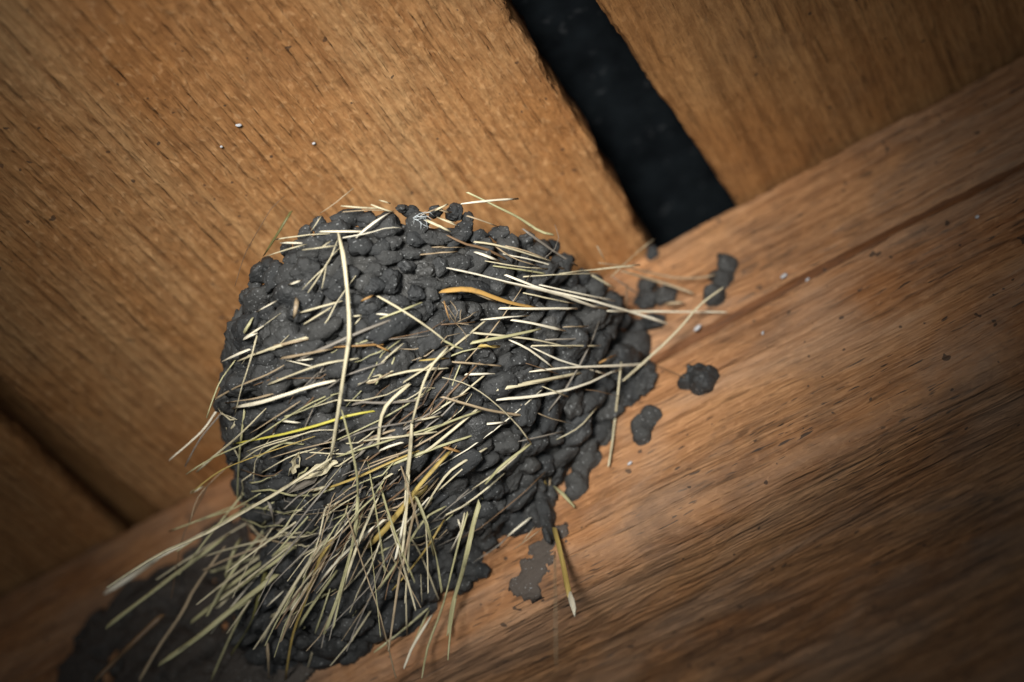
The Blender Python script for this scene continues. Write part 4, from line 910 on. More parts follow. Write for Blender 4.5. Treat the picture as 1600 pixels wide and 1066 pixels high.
["G",0.87,[[-136.3,-10.2,-99.5],[-133.1,-12.3,-98.3],[-129.9,-14.4,-97.0],[-126.6,-16.4,-95.7],[-123.5,-18.4,-94.4],[-120.3,-20.2,-93.0],[-117.2,-21.8,-91.6],[-113.5,-24.3,-90.9],[-109.5,-27.2,-91.1],[-106.1,-29.1,-90.2]]],
["W",0.7,[[-99.6,-30.9,-98.4],[-96.2,-33.2,-99.5],[-93.5,-34.0,-99.3],[-91.5,-33.4,-97.8]]],
["C",1.25,[[-108.6,-21.9,-104.0],[-104.5,-25.0,-103.9],[-100.1,-28.0,-103.3],[-96.0,-30.7,-102.9],[-91.9,-32.9,-101.6],[-88.1,-34.6,-100.2],[-84.3,-36.3,-98.9],[-81.0,-37.1,-97.0],[-77.5,-38.0,-95.2],[-74.1,-38.7,-93.4],[-70.2,-40.0,-92.2],[-65.6,-42.9,-92.5]]],
["Y",1.52,[[-111.3,-2.9,-108.7],[-105.1,-12.1,-110.9],[-100.2,-18.7,-111.1],[-96.2,-23.2,-109.9],[-92.1,-26.8,-108.3],[-88.0,-29.7,-106.4],[-84.1,-32.2,-104.4],[-80.5,-34.5,-102.1],[-77.0,-36.2,-98.9],[-74.0,-37.5,-96.0],[-69.9,-39.1,-94.0],[-65.3,-41.1,-93.3]]],
["G",1.38,[[-93.5,-23.3,-106.9],[-89.6,-26.1,-107.0],[-86.2,-27.9,-106.3],[-82.8,-29.6,-105.5],[-79.5,-31.0,-104.6],[-76.5,-31.8,-103.2],[-73.5,-32.4,-101.7],[-70.7,-32.6,-99.8]]],
["W",0.96,[[-77.0,-33.1,-101.0],[-73.8,-34.4,-100.3],[-70.6,-35.5,-99.5],[-67.4,-36.4,-98.7],[-64.3,-36.8,-97.9],[-60.9,-37.5,-97.6],[-57.3,-38.3,-97.5],[-54.3,-38.0,-96.3]]],
["G",0.69,[[-89.3,-18.9,-108.8],[-86.1,-21.9,-108.3],[-83.0,-24.6,-107.5],[-80.3,-26.7,-106.1],[-77.9,-28.0,-104.1],[-75.6,-29.2,-102.0]]],
["C",1.67,[[-100.8,-26.7,-99.7],[-96.1,-28.5,-101.6],[-91.9,-29.5,-102.2],[-88.5,-30.5,-101.6],[-85.1,-31.5,-100.2],[-81.8,-32.4,-98.7]]],
["D",1.7,[[-124.3,-15.2,-97.2],[-121.1,-16.5,-96.1],[-117.2,-18.8,-95.9],[-112.7,-22.9,-97.1],[-108.6,-26.7,-97.7],[-105.4,-29.5,-97.1],[-102.9,-31.5,-95.6],[-100.5,-33.2,-93.9],[-98.5,-34.1,-91.5],[-96.9,-34.4,-88.4],[-96.2,-32.8,-83.7]]],
["T",1.29,[[-107.2,-20.0,-103.7],[-109.1,-17.2,-106.3],[-112.6,-11.3,-106.4],[-116.1,-5.4,-106.6]]],
["K",0.55,[[-80.5,-37.3,-84.8],[-74.5,-41.2,-88.5],[-69.3,-43.6,-90.8],[-64.8,-44.6,-92.0],[-60.7,-44.8,-92.4],[-56.7,-44.9,-92.8]]],
["C",0.67,[[-61.8,-51.1,-89.4],[-58.5,-53.3,-91.3],[-56.0,-53.8,-91.6],[-53.9,-53.2,-91.0]]],
["C",1.07,[[-63.0,-60.2,-87.2],[-60.0,-61.9,-89.4],[-57.8,-61.9,-89.9],[-56.2,-60.5,-89.2]]],
["C",0.55,[[-74.4,-26.5,-104.5],[-70.4,-27.8,-104.1],[-66.5,-28.8,-103.4],[-63.0,-28.8,-101.9],[-59.8,-28.1,-99.7]]],
["G",1.59,[[-113.7,-31.3,-77.5],[-110.4,-34.0,-76.3],[-107.4,-36.3,-74.9],[-104.4,-37.8,-73.2],[-104.9,-32.0,-65.4]]],
["K",1.26,[[-96.2,-32.1,-69.6],[-89.1,-40.5,-76.3],[-83.6,-46.1,-80.4],[-79.3,-49.0,-82.1]]],
["K",1.24,[[-79.8,-56.7,-79.7],[-80.4,-54.9,-81.8],[-82.2,-50.7,-81.6],[-85.2,-44.1,-79.1]]],
["C",0.63,[[-88.1,-34.6,-91.2],[-84.3,-36.2,-90.9],[-80.4,-37.3,-90.5],[-76.9,-37.2,-90.4],[-73.3,-36.2,-90.0],[-69.8,-35.0,-89.4]]],
["T",0.62,[[-85.3,-32.9,-97.0],[-81.3,-34.9,-96.1],[-77.5,-36.4,-94.7],[-74.2,-37.4,-93.4],[-70.3,-38.0,-92.1],[-66.6,-38.4,-91.7]]],
["C",0.62,[[-94.6,-29.5,-102.1],[-90.3,-32.1,-102.1],[-86.3,-33.9,-101.4],[-82.7,-35.3,-100.5],[-79.4,-35.7,-98.8],[-76.4,-35.4,-96.6]]],
["T",0.6,[[-52.1,-58.9,-101.2],[-53.2,-54.8,-104.6],[-55.3,-48.6,-106.4],[-57.2,-42.8,-108.3],[-58.3,-38.7,-111.2],[-59.2,-34.9,-115.0],[-59.7,-31.9,-118.5],[-60.5,-28.5,-122.6],[-62.2,-23.8,-124.8],[-65.2,-16.0,-125.5],[-67.9,-9.1,-127.1],[-69.9,-3.7,-129.8]]],
["W",1.09,[[-77.2,-32.9,-101.1],[-73.8,-34.2,-100.5],[-70.3,-35.6,-99.9],[-67.0,-36.9,-99.3],[-63.5,-37.9,-98.8],[-59.8,-39.4,-98.7],[-56.1,-41.0,-99.1],[-52.6,-41.6,-98.6],[-49.5,-41.3,-97.6],[-46.5,-41.0,-96.6]]],
["W",0.68,[[-53.5,-30.4,-95.9],[-48.7,-33.6,-97.9],[-44.3,-35.8,-98.9],[-40.4,-37.1,-98.8],[-36.8,-38.3,-98.2],[-33.2,-39.4,-97.3],[-29.7,-40.1,-96.1]]],
["C",0.67,[[-33.7,-48.3,-94.4],[-35.7,-45.8,-96.2],[-37.8,-42.8,-97.5],[-39.9,-39.5,-98.6],[-42.2,-35.8,-99.5],[-44.8,-31.2,-99.6],[-47.7,-25.5,-98.8]]],
["Y",2.16,[[-27.9,-43.8,-94.8],[-31.0,-43.6,-95.4],[-34.2,-43.4,-96.1],[-37.4,-43.1,-96.9],[-40.7,-41.9,-97.5],[-44.1,-40.2,-97.8],[-47.5,-38.4,-98.0],[-51.3,-36.3,-97.6],[-55.3,-33.8,-96.7],[-59.1,-31.8,-96.2]]],
["G",1.32,[[-29.4,-53.5,-104.9],[-29.6,-51.4,-107.5],[-29.9,-49.3,-110.0],[-30.0,-47.9,-112.9],[-30.7,-45.1,-114.7],[-32.7,-38.9,-113.4],[-34.7,-33.2,-113.0],[-36.2,-29.6,-114.0],[-37.7,-26.3,-115.3],[-39.2,-23.2,-117.0],[-40.7,-19.9,-118.5]]],
["C",0.83,[[-43.9,-30.7,-96.3],[-43.8,-27.9,-98.0],[-43.9,-24.5,-99.3],[-44.2,-21.3,-101.0],[-44.6,-18.6,-103.2],[-45.1,-15.8,-105.3],[-45.8,-12.8,-106.7],[-46.7,-9.0,-108.2],[-47.7,-4.8,-108.7]]],
["G",0.95,[[-61.7,-23.0,-107.8],[-58.5,-24.5,-107.0],[-55.4,-25.5,-105.8],[-52.3,-26.6,-104.7],[-49.2,-27.8,-103.4],[-45.8,-29.9,-102.9],[-42.1,-32.8,-102.8],[-38.9,-34.3,-101.6],[-36.4,-34.4,-99.8],[-33.2,-34.6,-98.4],[-30.0,-34.1,-97.8],[-27.0,-33.5,-97.3]]],
["Y",0.96,[[-57.6,-20.6,-108.6],[-54.5,-21.5,-107.9],[-51.3,-22.4,-107.1],[-48.2,-23.3,-106.2],[-45.1,-24.1,-105.1],[-42.0,-24.9,-103.8],[-38.8,-26.5,-103.1],[-35.5,-28.6,-102.8],[-32.8,-29.3,-101.1],[-30.6,-28.6,-98.2]]],
["T",0.69,[[-55.5,-25.1,-104.7],[-55.5,-27.6,-104.4],[-56.0,-28.9,-103.3],[-56.8,-29.2,-101.2]]],
["G",0.95,[[-20.6,-31.9,-102.7],[-23.8,-30.5,-106.1],[-27.3,-28.7,-109.6],[-31.0,-25.4,-111.8],[-34.7,-22.5,-114.7],[-38.7,-18.9,-117.3],[-43.4,-13.3,-117.8],[-48.4,-8.6,-119.2],[-52.8,-5.5,-121.3],[-56.6,-2.8,-123.5],[-59.1,-2.8,-128.9],[-61.1,-2.8,-133.9]]],
["W",0.69,[[-36.4,-13.8,-99.7],[-32.4,-18.1,-100.5],[-29.1,-20.8,-99.9],[-26.1,-22.4,-98.3],[-23.4,-23.8,-96.6]]],
["W",0.96,[[-27.0,-24.5,-97.2],[-27.0,-24.3,-98.8],[-27.6,-22.3,-99.0],[-28.5,-19.2,-98.2]]],
["K",0.56,[[-31.9,-5.1,-101.3],[-27.6,-5.9,-101.3],[-23.7,-6.1,-100.8],[-20.4,-5.9,-100.0],[-17.4,-5.3,-98.1]]],
["W",0.83,[[-17.0,-6.4,-98.8],[-13.5,-7.4,-98.6],[-10.2,-7.3,-97.6],[-7.3,-6.1,-95.8]]],
["T",0.41,[[-16.3,-6.5,-105.3],[-11.8,-7.6,-105.3],[-7.6,-7.7,-104.5],[-3.8,-6.4,-102.5]]],
["T",0.41,[[-12.6,-5.6,-103.3],[-10.5,-6.4,-102.7],[-8.6,-6.5,-101.6],[-6.9,-5.8,-99.9]]],
["G",0.84,[[-74.4,-7.2,-118.4],[-71.0,-7.3,-117.8],[-67.8,-7.4,-117.0],[-64.5,-7.2,-116.1],[-61.4,-6.9,-114.9],[-58.3,-6.4,-113.5],[-55.0,-6.4,-112.4],[-51.4,-7.5,-112.1]]],
["W",0.97,[[-65.1,-6.8,-129.8],[-63.0,-7.2,-127.5],[-60.8,-7.7,-125.0],[-58.3,-7.8,-122.6],[-55.9,-7.7,-120.3],[-53.3,-7.3,-117.7],[-51.0,-6.5,-114.8]]],
["G",0.83,[[-60.0,-5.3,-120.8],[-57.0,-6.3,-118.5],[-54.4,-6.2,-115.2],[-52.0,-5.3,-111.4]]],
["C",0.55,[[-54.6,-16.6,-109.7],[-56.4,-14.4,-113.2],[-59.0,-10.3,-115.1],[-62.7,-3.1,-114.7]]],
["C",0.41,[[-47.2,-17.7,-105.7],[-48.2,-16.9,-108.8],[-49.6,-14.9,-110.9],[-51.8,-10.7,-111.2]]],
["G",0.81,[[-47.9,-10.2,-137.4],[-46.3,-11.4,-134.6],[-44.8,-12.3,-131.7],[-43.4,-12.7,-128.1],[-42.0,-12.5,-124.4],[-40.6,-12.1,-120.5],[-39.2,-11.4,-116.3],[-38.1,-9.9,-111.4]]],
["C",0.69,[[-73.7,-27.4,-105.4],[-69.7,-28.8,-104.9],[-65.8,-30.0,-104.2],[-62.3,-30.6,-102.7],[-59.2,-30.5,-100.3],[-56.3,-30.3,-97.8]]],
["T",0.69,[[-68.3,-24.8,-106.9],[-65.0,-27.2,-106.1],[-61.9,-29.1,-104.8],[-59.5,-29.4,-102.3],[-57.1,-29.4,-99.4]]],
["T",0.55,[[4.9,-36.2,-137.4],[4.8,-39.7,-143.7],[4.8,-43.1,-149.9],[4.4,-45.4,-155.1],[4.0,-47.1,-159.8],[3.3,-48.0,-164.1],[2.4,-48.2,-167.6],[1.3,-47.5,-170.4],[0.1,-46.2,-172.8],[-1.4,-44.1,-174.8],[-3.0,-41.7,-176.5],[-4.6,-39.0,-178.0]]],
["C",0.81,[[-71.3,-40.0,-89.1],[-66.0,-45.8,-90.7],[-61.6,-50.1,-91.2],[-57.3,-53.0,-91.1],[-53.3,-54.7,-90.6]]],
["C",0.81,[[-71.3,-36.0,-93.6],[-67.2,-40.2,-94.4],[-63.1,-44.6,-95.2],[-59.4,-47.6,-95.3],[-55.9,-49.5,-94.6],[-52.5,-50.9,-93.9],[-49.1,-52.1,-93.1]]],
["T",0.67,[[-65.9,-49.2,-90.2],[-61.0,-52.1,-91.6],[-56.3,-54.7,-92.8],[-52.1,-56.1,-93.3],[-48.4,-55.9,-93.0],[-44.8,-55.4,-92.6]]],
["C",1.24,[[-33.4,-66.9,-90.5],[-30.8,-70.3,-89.7],[-28.3,-73.7,-88.7],[-25.7,-76.6,-87.8],[-23.0,-78.3,-86.7],[-19.8,-78.7,-85.4],[-16.7,-78.2,-83.8],[-13.6,-77.6,-82.1]]],
["K",1.02,[[-39.0,-100.8,-72.0],[-35.5,-101.1,-72.7],[-31.9,-101.3,-73.3],[-28.4,-101.4,-73.8],[-25.1,-101.2,-73.9],[-22.0,-100.9,-73.9],[-19.4,-100.2,-73.5],[-16.2,-99.3,-72.9],[-13.2,-98.2,-72.3],[-10.7,-97.0,-71.5],[-8.2,-95.9,-70.7]]],
["C",1.28,[[-34.8,-35.8,-96.8],[-31.4,-38.1,-96.4],[-28.0,-40.4,-95.9],[-24.6,-42.5,-95.5],[-21.4,-43.9,-94.7],[-18.2,-44.5,-93.8],[-14.9,-44.5,-93.2],[-11.7,-43.4,-91.8],[-8.6,-42.1,-90.4],[-5.5,-40.9,-89.0]]],
["T",1.05,[[-7.6,-67.1,-83.6],[-5.5,-64.9,-84.6],[-3.5,-62.2,-85.1],[-1.5,-59.5,-85.5],[0.4,-56.7,-85.8],[2.2,-53.8,-85.8],[4.3,-50.5,-85.5],[6.3,-47.1,-84.9],[8.2,-43.5,-84.0],[10.2,-39.7,-83.0]]],
["C",1.03,[[-53.5,-96.6,-71.0],[-49.4,-97.6,-72.7],[-45.4,-98.3,-74.0],[-41.4,-98.9,-75.3],[-37.8,-99.0,-76.1],[-34.6,-98.7,-76.5],[-31.2,-98.0,-77.0],[-28.1,-96.7,-77.1],[-25.4,-95.1,-77.1],[-22.6,-93.6,-77.0]]],
["T",1.03,[[-44.9,-102.3,-69.3],[-41.1,-102.6,-71.2],[-37.5,-102.7,-72.8],[-34.1,-102.3,-73.9],[-31.0,-101.2,-74.1],[-28.1,-99.4,-73.7]]],
["C",1.03,[[-27.4,-86.4,-80.0],[-24.1,-85.6,-80.2],[-20.8,-84.7,-80.5],[-17.6,-83.6,-80.4],[-14.6,-82.5,-80.4],[-11.9,-81.1,-80.1],[-8.9,-79.0,-79.7],[-6.3,-76.8,-79.3],[-3.8,-74.4,-78.7],[-1.3,-71.9,-78.1]]],
["G",1.27,[[-36.2,-57.8,-90.9],[-32.9,-57.7,-91.3],[-29.5,-57.5,-91.7],[-26.3,-56.9,-91.6],[-23.2,-56.2,-91.5],[-20.4,-55.2,-91.1],[-17.5,-54.2,-90.7],[-14.5,-52.7,-90.0],[-11.8,-51.3,-89.3],[-9.2,-49.5,-88.4],[-6.5,-47.8,-87.4]]],
["C",1.06,[[11.0,-74.0,-71.3],[13.3,-71.6,-71.4],[15.7,-69.0,-71.2],[18.0,-66.4,-71.1],[20.3,-63.5,-70.7],[22.5,-60.6,-70.3],[24.5,-57.6,-69.7],[26.7,-54.0,-69.0],[28.7,-50.4,-68.3],[30.5,-46.4,-67.3],[32.4,-42.5,-66.2],[34.2,-38.0,-64.8]]],
["C",1.33,[[-9.9,-118.7,-47.8],[-11.0,-116.1,-54.7],[-12.8,-113.1,-60.2],[-15.2,-109.5,-66.0],[-18.0,-105.4,-70.9],[-21.1,-101.4,-75.1],[-25.1,-97.6,-78.6],[-29.4,-93.0,-81.2],[-34.0,-88.1,-84.2],[-39.2,-82.0,-86.1],[-44.2,-76.0,-87.7],[-49.5,-69.7,-88.9]]],
["C",1.73,[[-47.9,-71.7,-89.6],[-55.2,-72.1,-90.8],[-62.5,-73.3,-92.9],[-70.5,-73.2,-93.6],[-79.8,-70.3,-91.1],[-88.6,-68.1,-89.5],[-97.2,-67.8,-89.7],[-105.0,-67.8,-89.1],[-113.8,-68.1,-88.5],[-122.2,-67.7,-88.4],[-130.8,-67.0,-88.7],[-139.4,-66.3,-89.1]]],
["C",0.93,[[2.7,-79.0,-76.8],[-0.1,-79.7,-79.2],[-3.1,-79.8,-81.0],[-5.8,-79.4,-83.1],[-8.4,-78.4,-85.1],[-11.1,-76.4,-86.5],[-13.7,-74.2,-87.7],[-16.4,-71.5,-88.6],[-19.1,-68.6,-89.4]]],
["C",1.68,[[-19.4,-67.8,-88.6],[-21.4,-65.6,-90.8],[-23.4,-63.3,-92.9],[-25.7,-60.2,-94.2],[-28.3,-56.7,-95.1],[-31.1,-52.9,-95.7],[-33.9,-48.8,-96.0]]],
["C",0.86,[[-34.1,-48.2,-95.5],[-36.1,-45.9,-97.8],[-38.9,-41.8,-98.4],[-42.3,-36.2,-97.8]]],
["G",1.14,[[-35.3,-85.3,-85.9],[-36.0,-83.1,-88.0],[-36.9,-80.6,-89.7],[-37.8,-78.0,-91.3],[-38.8,-75.3,-92.8],[-39.9,-72.6,-94.2],[-41.1,-69.7,-95.5],[-42.7,-66.2,-96.3],[-44.5,-62.8,-96.8],[-46.7,-59.0,-97.1],[-49.0,-55.1,-97.4],[-51.5,-50.5,-97.0]]],
["G",1.51,[[-47.3,-57.9,-97.2],[-49.3,-55.7,-99.9],[-51.5,-53.5,-102.8],[-54.4,-50.4,-104.6],[-58.2,-45.5,-104.7],[-62.1,-41.1,-105.6],[-65.6,-38.0,-107.3],[-69.1,-35.2,-109.3],[-72.8,-32.6,-111.3],[-76.1,-30.3,-113.0],[-80.2,-27.0,-114.3],[-83.8,-23.9,-115.0]]],
["Y",1.9,[[-39.0,-42.8,-99.3],[-35.5,-46.2,-99.5],[-31.8,-49.2,-99.6],[-28.2,-51.1,-99.4],[-24.7,-52.1,-98.4],[-21.4,-52.7,-97.2],[-18.2,-53.0,-95.8],[-15.2,-52.7,-93.9]]],
["G",1.07,[[7.4,-32.0,-88.5],[4.5,-34.1,-91.1],[1.3,-35.5,-93.1],[-1.8,-36.3,-94.6],[-5.0,-36.3,-95.7],[-8.4,-34.7,-96.0],[-11.8,-32.8,-96.0]]],
["G",1.93,[[-14.0,-37.4,-105.9],[-16.3,-36.3,-108.2],[-18.9,-35.6,-111.8],[-20.7,-35.7,-115.7],[-23.3,-34.3,-118.9],[-27.2,-28.9,-118.8],[-32.1,-20.8,-116.3],[-36.4,-15.2,-115.8],[-39.9,-11.8,-116.9],[-43.2,-8.1,-117.9],[-46.4,-4.0,-119.1],[-48.2,-3.1,-122.6]]]]
for i, (code, w, pts) in enumerate(STRAWS):
    P = [Vector(p) * 0.001 for p in pts]
    # tiny natural kinks
    for j in range(1, len(P) - 1):
        P[j] += Vector((noise.noise(Vector((i, j, 0))), noise.noise(Vector((i, j, 9))), noise.noise(Vector((i, j, 17))))) * 0.00045
    rib = 0.16 if code == 'L' else (0.85 if w < 1.0 else rnd.uniform(0.35, 0.6))
    add_straw(P, w * 0.001 * 1.02, code, nest, NLOC, i + 1, ribbon=rib, taper=rnd.uniform(0.55, 0.95))

# short broken bits pressed into the mud between the pellets
cnt = len(STRAWS)
while cnt < 264:
    th = rnd.uniform(0.3, 1.6); k = rnd.uniform(0.40, 0.97)
    n = nest_nrm(th, k); c = nest_pt(th, k)
    t = Vector((1, 0, rnd.gauss(0.05, 0.5))); t = (t - n * t.dot(n)).normalized()
    ln = rnd.uniform(0.016, 0.046)
    P = []
    for j in range(5):
        q = c + t * ln * (j / 4 - 0.5)
        P.append(q + n * (0.0058 + 0.0012 * noise.noise(Vector((cnt, j * 0.6, 0)))) - n * 0.5 * (j / 4 - 0.5) ** 2 * ln * 0.5)
    add_straw(P, rnd.uniform(0.0005, 0.0012), rnd.choice("CCTGKWTB"), nest, NLOC, 1000 + cnt)
    cnt += 1

# loose stalks sticking out past the left side and hanging from the bottom
for q in range(34):
    left = q < 19
    th = rnd.uniform(2.45, 3.0) if left else rnd.uniform(1.1, 2.3)
    k = rnd.uniform(0.35, 0.95) if left else rnd.uniform(0.86, 0.97)
    c = nest_pt(th, k); n = nest_nrm(th, k)
    t = (Vector((-0.9 + rnd.gauss(0, 0.12), -0.05 + rnd.gauss(0, 0.2), -0.35 + rnd.gauss(0, 0.22))) if left
         else Vector((-0.25 + rnd.gauss(0, 0.3), 0.02 + rnd.gauss(0, 0.12), -0.9))).normalized()
    ln = rnd.uniform(0.030, 0.058)
    sd = t.cross(n).normalized() * rnd.gauss(0, 0.10)
    P = [c + n * 0.004 + t * ln * (j / 6 - 0.35) + sd * ln * (j / 6) ** 2 + Vector((0, 0, -0.10 * ln * (j / 6) ** 2)) for j in range(7)]
    for p_ in P: p_.y = min(p_.y, -0.004)
    add_straw(P, rnd.uniform(0.0005, 0.0013), rnd.choice("CCTGWG"), nest, NLOC, 2000 + q)

# finer broken stalks, too many to tell apart
V = []; Fc = []; U = []
mats = "CTGKWTBC"
for q in range(150):
    th = rnd.uniform(0.9, math.pi - 0.15); k = rnd.uniform(0.55, 0.985) if q % 5 else rnd.uniform(0.3, 0.9)
    n = nest_nrm(th, k); c = nest_pt(th, k)
    dn = max(0.0, (k - 0.55)) * 1.6
    t = Vector((-1, rnd.gauss(0, 0.15), rnd.gauss(0.05, 0.55) - dn * rnd.random())); t = (t - n * t.dot(n)).normalized()
    ln = rnd.uniform(0.008, 0.034)
    if q % 3 == 0:                       # longer ones trailing off the underside
        th = rnd.uniform(1.5, 2.95); k = rnd.uniform(0.80, 0.985)
        n = nest_nrm(th, k); t = Vector((-0.75 + rnd.gauss(0, 0.25), rnd.gauss(0.05, 0.12), -0.65 + rnd.gauss(0, 0.2))).normalized()
        ln = rnd.uniform(0.022, 0.055); c = nest_pt(th, k) + t * ln * 0.35
    lift = rnd.uniform(0.003, 0.0065)
    P = [c + t * ln * (j / 4 - 0.5) + n * (lift - 0.3 * (j / 4 - 0.5) ** 2 * ln + 0.0028 * noise.noise(Vector((q, j * 0.6, 3)))) + t.cross(n) * (ln * 0.16 * noise.noise(Vector((q, j * 0.45, 8)))) for j in range(5)]
    v, f, uu = straw_mesh(P, rnd.uniform(0.0003, 0.0010), 3000 + q, 0.6, 0.7, 5)
    o_ = len(V); V += v; U += uu; Fc += [tuple(o_ + w_ for w_ in x) for x in f]
fo = mesh_obj("fine_straw", [p - NLOC for p in V], Fc, STRAW['C'], nest, True, U)
for cc in "TGKB": fo.data.materials.append(STRAW[cc])
per = 4 * 5 + 2
fo.data.polygons.foreach_set("material_index", [(i // per * 7) % 5 for i in range(len(Fc))])
tag(fo, kind="stuff")

# papery sheath at the folded stem, three crumpled flaps
def sheath(c, axis, side, ln, wd, seed):
    V = []; Fc = []; U = []
    nn = axis.cross(side).normalized()
    for i in range(9):
        u = i / 8
        for j in range(6):
            v = j / 5 - 0.5
            p = c + axis * (ln * (u - 0.5)) + side * (wd * v * (0.45 + 0.8 * math.sin(math.pi * min(1, u * 1.1 + 0.05))))
            p += nn * (0.0016 * noise.noise(Vector((u * 3 + seed, v * 3, 0))) + 0.0012 * math.cos(v * 3)) + side * 0.0012 * noise.noise(Vector((u * 5, seed, v)))
            V.append(p); U.append((v, u))
    m = len(V)
    for p in list(V): V.append(p + nn * 0.00025)
    U = U + U
    for i in range(8):
        for j in range(5):
            a = i * 6 + j
            Fc.append((a, a + 1, a + 7, a + 6)); Fc.append((m + a, m + a + 6, m + a + 7, m + a + 1))
    b = [j for j in range(6)] + [i * 6 + 5 for i in range(1, 9)] + [48 + j for j in range(4, -1, -1)] + [i * 6 for i in range(7, 0, -1)]
    for q in range(len(b)):
        a, c2 = b[q], b[(q + 1) % len(b)]
        Fc.append((a, m + a, m + c2, c2))
    return mesh_obj("dry_sheath", [p - NLOC for p in V], Fc, STRAW['K'] if seed == 3 else STRAW['C'], nest, True, U)
sheath(Vector((-0.0569, -0.0671, -0.0872)), Vector((-0.9396, 0.2107, 0.2696)), Vector((0.0568, -0.6810, 0.7301)), 0.0196, 0.0023, 1)
sheath(Vector((-0.0615, -0.0710, -0.0839)), Vector((-0.7164, 0.6976, 0.0130)), Vector((-0.6417, -0.6660, 0.3803)), 0.0103, 0.0023, 2)
sheath(Vector((-0.0646, -0.0625, -0.0851)), Vector((-0.8727, 0.3985, 0.2821)), Vector((-0.1010, -0.7127, 0.6942)), 0.0244, 0.0021, 3)


# root-hair tuft and cobweb fluff caught on the mud
def hair_fan(c, n, t, count, ln, code_mat, name, seed, wd=0.0003, spread=3.1):
    r = random.Random(seed)
    V = []; Fc = []; U = []
    b = n.cross(t)
    for i in range(count):
        an = r.uniform(-spread, spread)
        d = t * math.cos(an) + b * math.sin(an)
        L = ln * r.uniform(0.5, 1.2)
        side = d.cross(n) * r.uniform(-0.4, 0.4)
        pts = [c + d * L * u + side * L * u * u + n * (0.0035 + 0.004 * math.sin(u * 2.6) * r.uniform(0.2, 1)) for u in (0, .25, .5, .75, 1)]
        v, f, uu = straw_mesh(pts, wd, seed + i, 0.9, 0.5, 5)
        o = len(V); V += v; U += uu; Fc += [tuple(o + q for q in x) for x in f]
    return mesh_obj(name, [p - NLOC for p in V], Fc, code_mat, nest, True, U)
hair_fan(Vector((0.0059, -0.0783, -0.0668)), Vector((0.5234, -0.3988, -0.7530)), Vector((0.3288, 0.3130, 0.0421)).normalized() , 7, 0.008, STRAW["T"], "root_tuft", 50)
hair_fan(Vector((0.0088, -0.1021, -0.0410)), Vector((0.6268, -0.7113, -0.3180)), Vector((0.0925, 0.1884, -0.2158)).normalized(), 9, 0.006, M_fluff, "cobweb_tuft", 90, 0.00022, 1.2)


# ---------------------------------------------------------------- dabs of mud on the beam
tex = bpy.data.textures.new("mud_clouds", 'CLOUDS'); tex.noise_scale = 0.004; tex.noise_depth = 3
def dab(lobes, label, name="mud_dab", voxel=0.0007, disp=0.0012, group="loose mud dabs on the beam"):
    """lobes: (x, z, rx, rz, thickness) in mm on the beam face, merged into one lump"""
    cx = sum(l[0] for l in lobes) / len(lobes) * 0.001; cz = sum(l[1] for l in lobes) / len(lobes) * 0.001
    bm = bmesh.new()
    for (x, z, rx, rz, th, *yy) in lobes:
        r = bmesh.ops.create_icosphere(bm, subdivisions=3, radius=1.0)
        y = yy[0] if yy else 0.0
        for v in r['verts']:
            n = v.co.copy()
            k = 1 + 0.22 * noise.noise(n * 1.6 + Vector((x, z, 0)))
            v.co = Vector((x * 0.001 - cx + n.x * rx * 0.001 * k, y * 0.001 + n.y * th * 0.0016 * k - 0.0002, z * 0.001 - cz + n.z * rz * 0.001 * k))
    me = bpy.data.meshes.new(name); bm.to_mesh(me); bm.free()
    me.polygons.foreach_set("use_smooth", [True] * len(me.polygons))
    me.materials.append(M_mud)
    o = bpy.data.objects.new(name, me); COL.objects.link(o)
    o.location = (cx, 0, cz)
    m = o.modifiers.new("merge", 'REMESH'); m.mode = 'VOXEL'; m.voxel_size = voxel; m.use_smooth_shade = True
    d = o.modifiers.new("lumps", 'DISPLACE'); d.texture = tex; d.strength = disp; d.texture_coords = 'LOCAL'; d.mid_level = 0.5
    return tag(o, label, "mud", group)

dab([(91, -27.5, 3.6, 4.5, 3.2), (87, -33, 4, 4, 3.4), (82, -38.5, 4.2, 4.4, 4.0), (90, -23, 1.5, 3.5, 1.2), (85, -30, 2.5, 2.5, 2.2)],
    "tall lumpy mud dab on the beam just above the saw groove, right of the nest")
dab([(65.5, -72.5, 5.0, 5.2, 4.2), (60.5, -69, 3.6, 2.8, 2.8), (66, -67, 3.2, 2.6, 2.4), (69, -71, 3, 4, 3.0), (63.5, -66, 1.4, 1.2, 3.5)],
    "separate round mud dab with ragged top, farthest right below the saw groove")
dab([(44, -75, 4.0, 4.0, 2.6), (39.5, -77.5, 4.2, 4.8, 3.0), (38.5, -81.5, 3.6, 3.4, 2.6)],
    "smooth flat mud dab below the groove, between the nest edge and the ragged dab")
dab([(22, -70, 5.6, 5, 3.2), (26, -72.5, 4, 4.5, 2.4), (17, -71, 4, 4, 3.0), (18, -80, 4.4, 4, 3.4), (14, -83, 3.6, 3.4, 3.4), (11, -87.5, 4.2, 4.6, 3.4), (8.5, -90.5, 3, 3, 2.6)],
    "chain of mud lumps creeping down the beam at the nest's lower right edge")
drip = dab([(-1, -83, 2.4, 4, 3.4), (-1.8, -88, 3.2, 5, 4.0, -1), (-2.6, -94, 3.0, 6, 3.4, -2.5), (-3.2, -101, 2.0, 6, 2.2, -4), (-3.6, -106, 1.3, 4, 1.6, -6), (-7.5, -88, 4.0, 4.2, 3.4), (-6.5, -93, 3.4, 3.4, 3.0), (-10.5, -90.5, 2.0, 2.2, 2.0)],
    "hanging mud drip holding a stalk that points down over the beam edge", "mud_drip")
dab([(68, -3.5, 2.2, 2.4, 2.5), (66, -4.5, 1.6, 1.6, 1.6)], "tiny mud lump at the beam's top edge by the black gap's corner")
DL = Vector(drip.location)
def stalk(pts, w, code, par, l0, seed, **kw):
    return add_straw([Vector(p) * 0.001 for p in pts], w * 0.001, code, par, l0, seed, **kw)
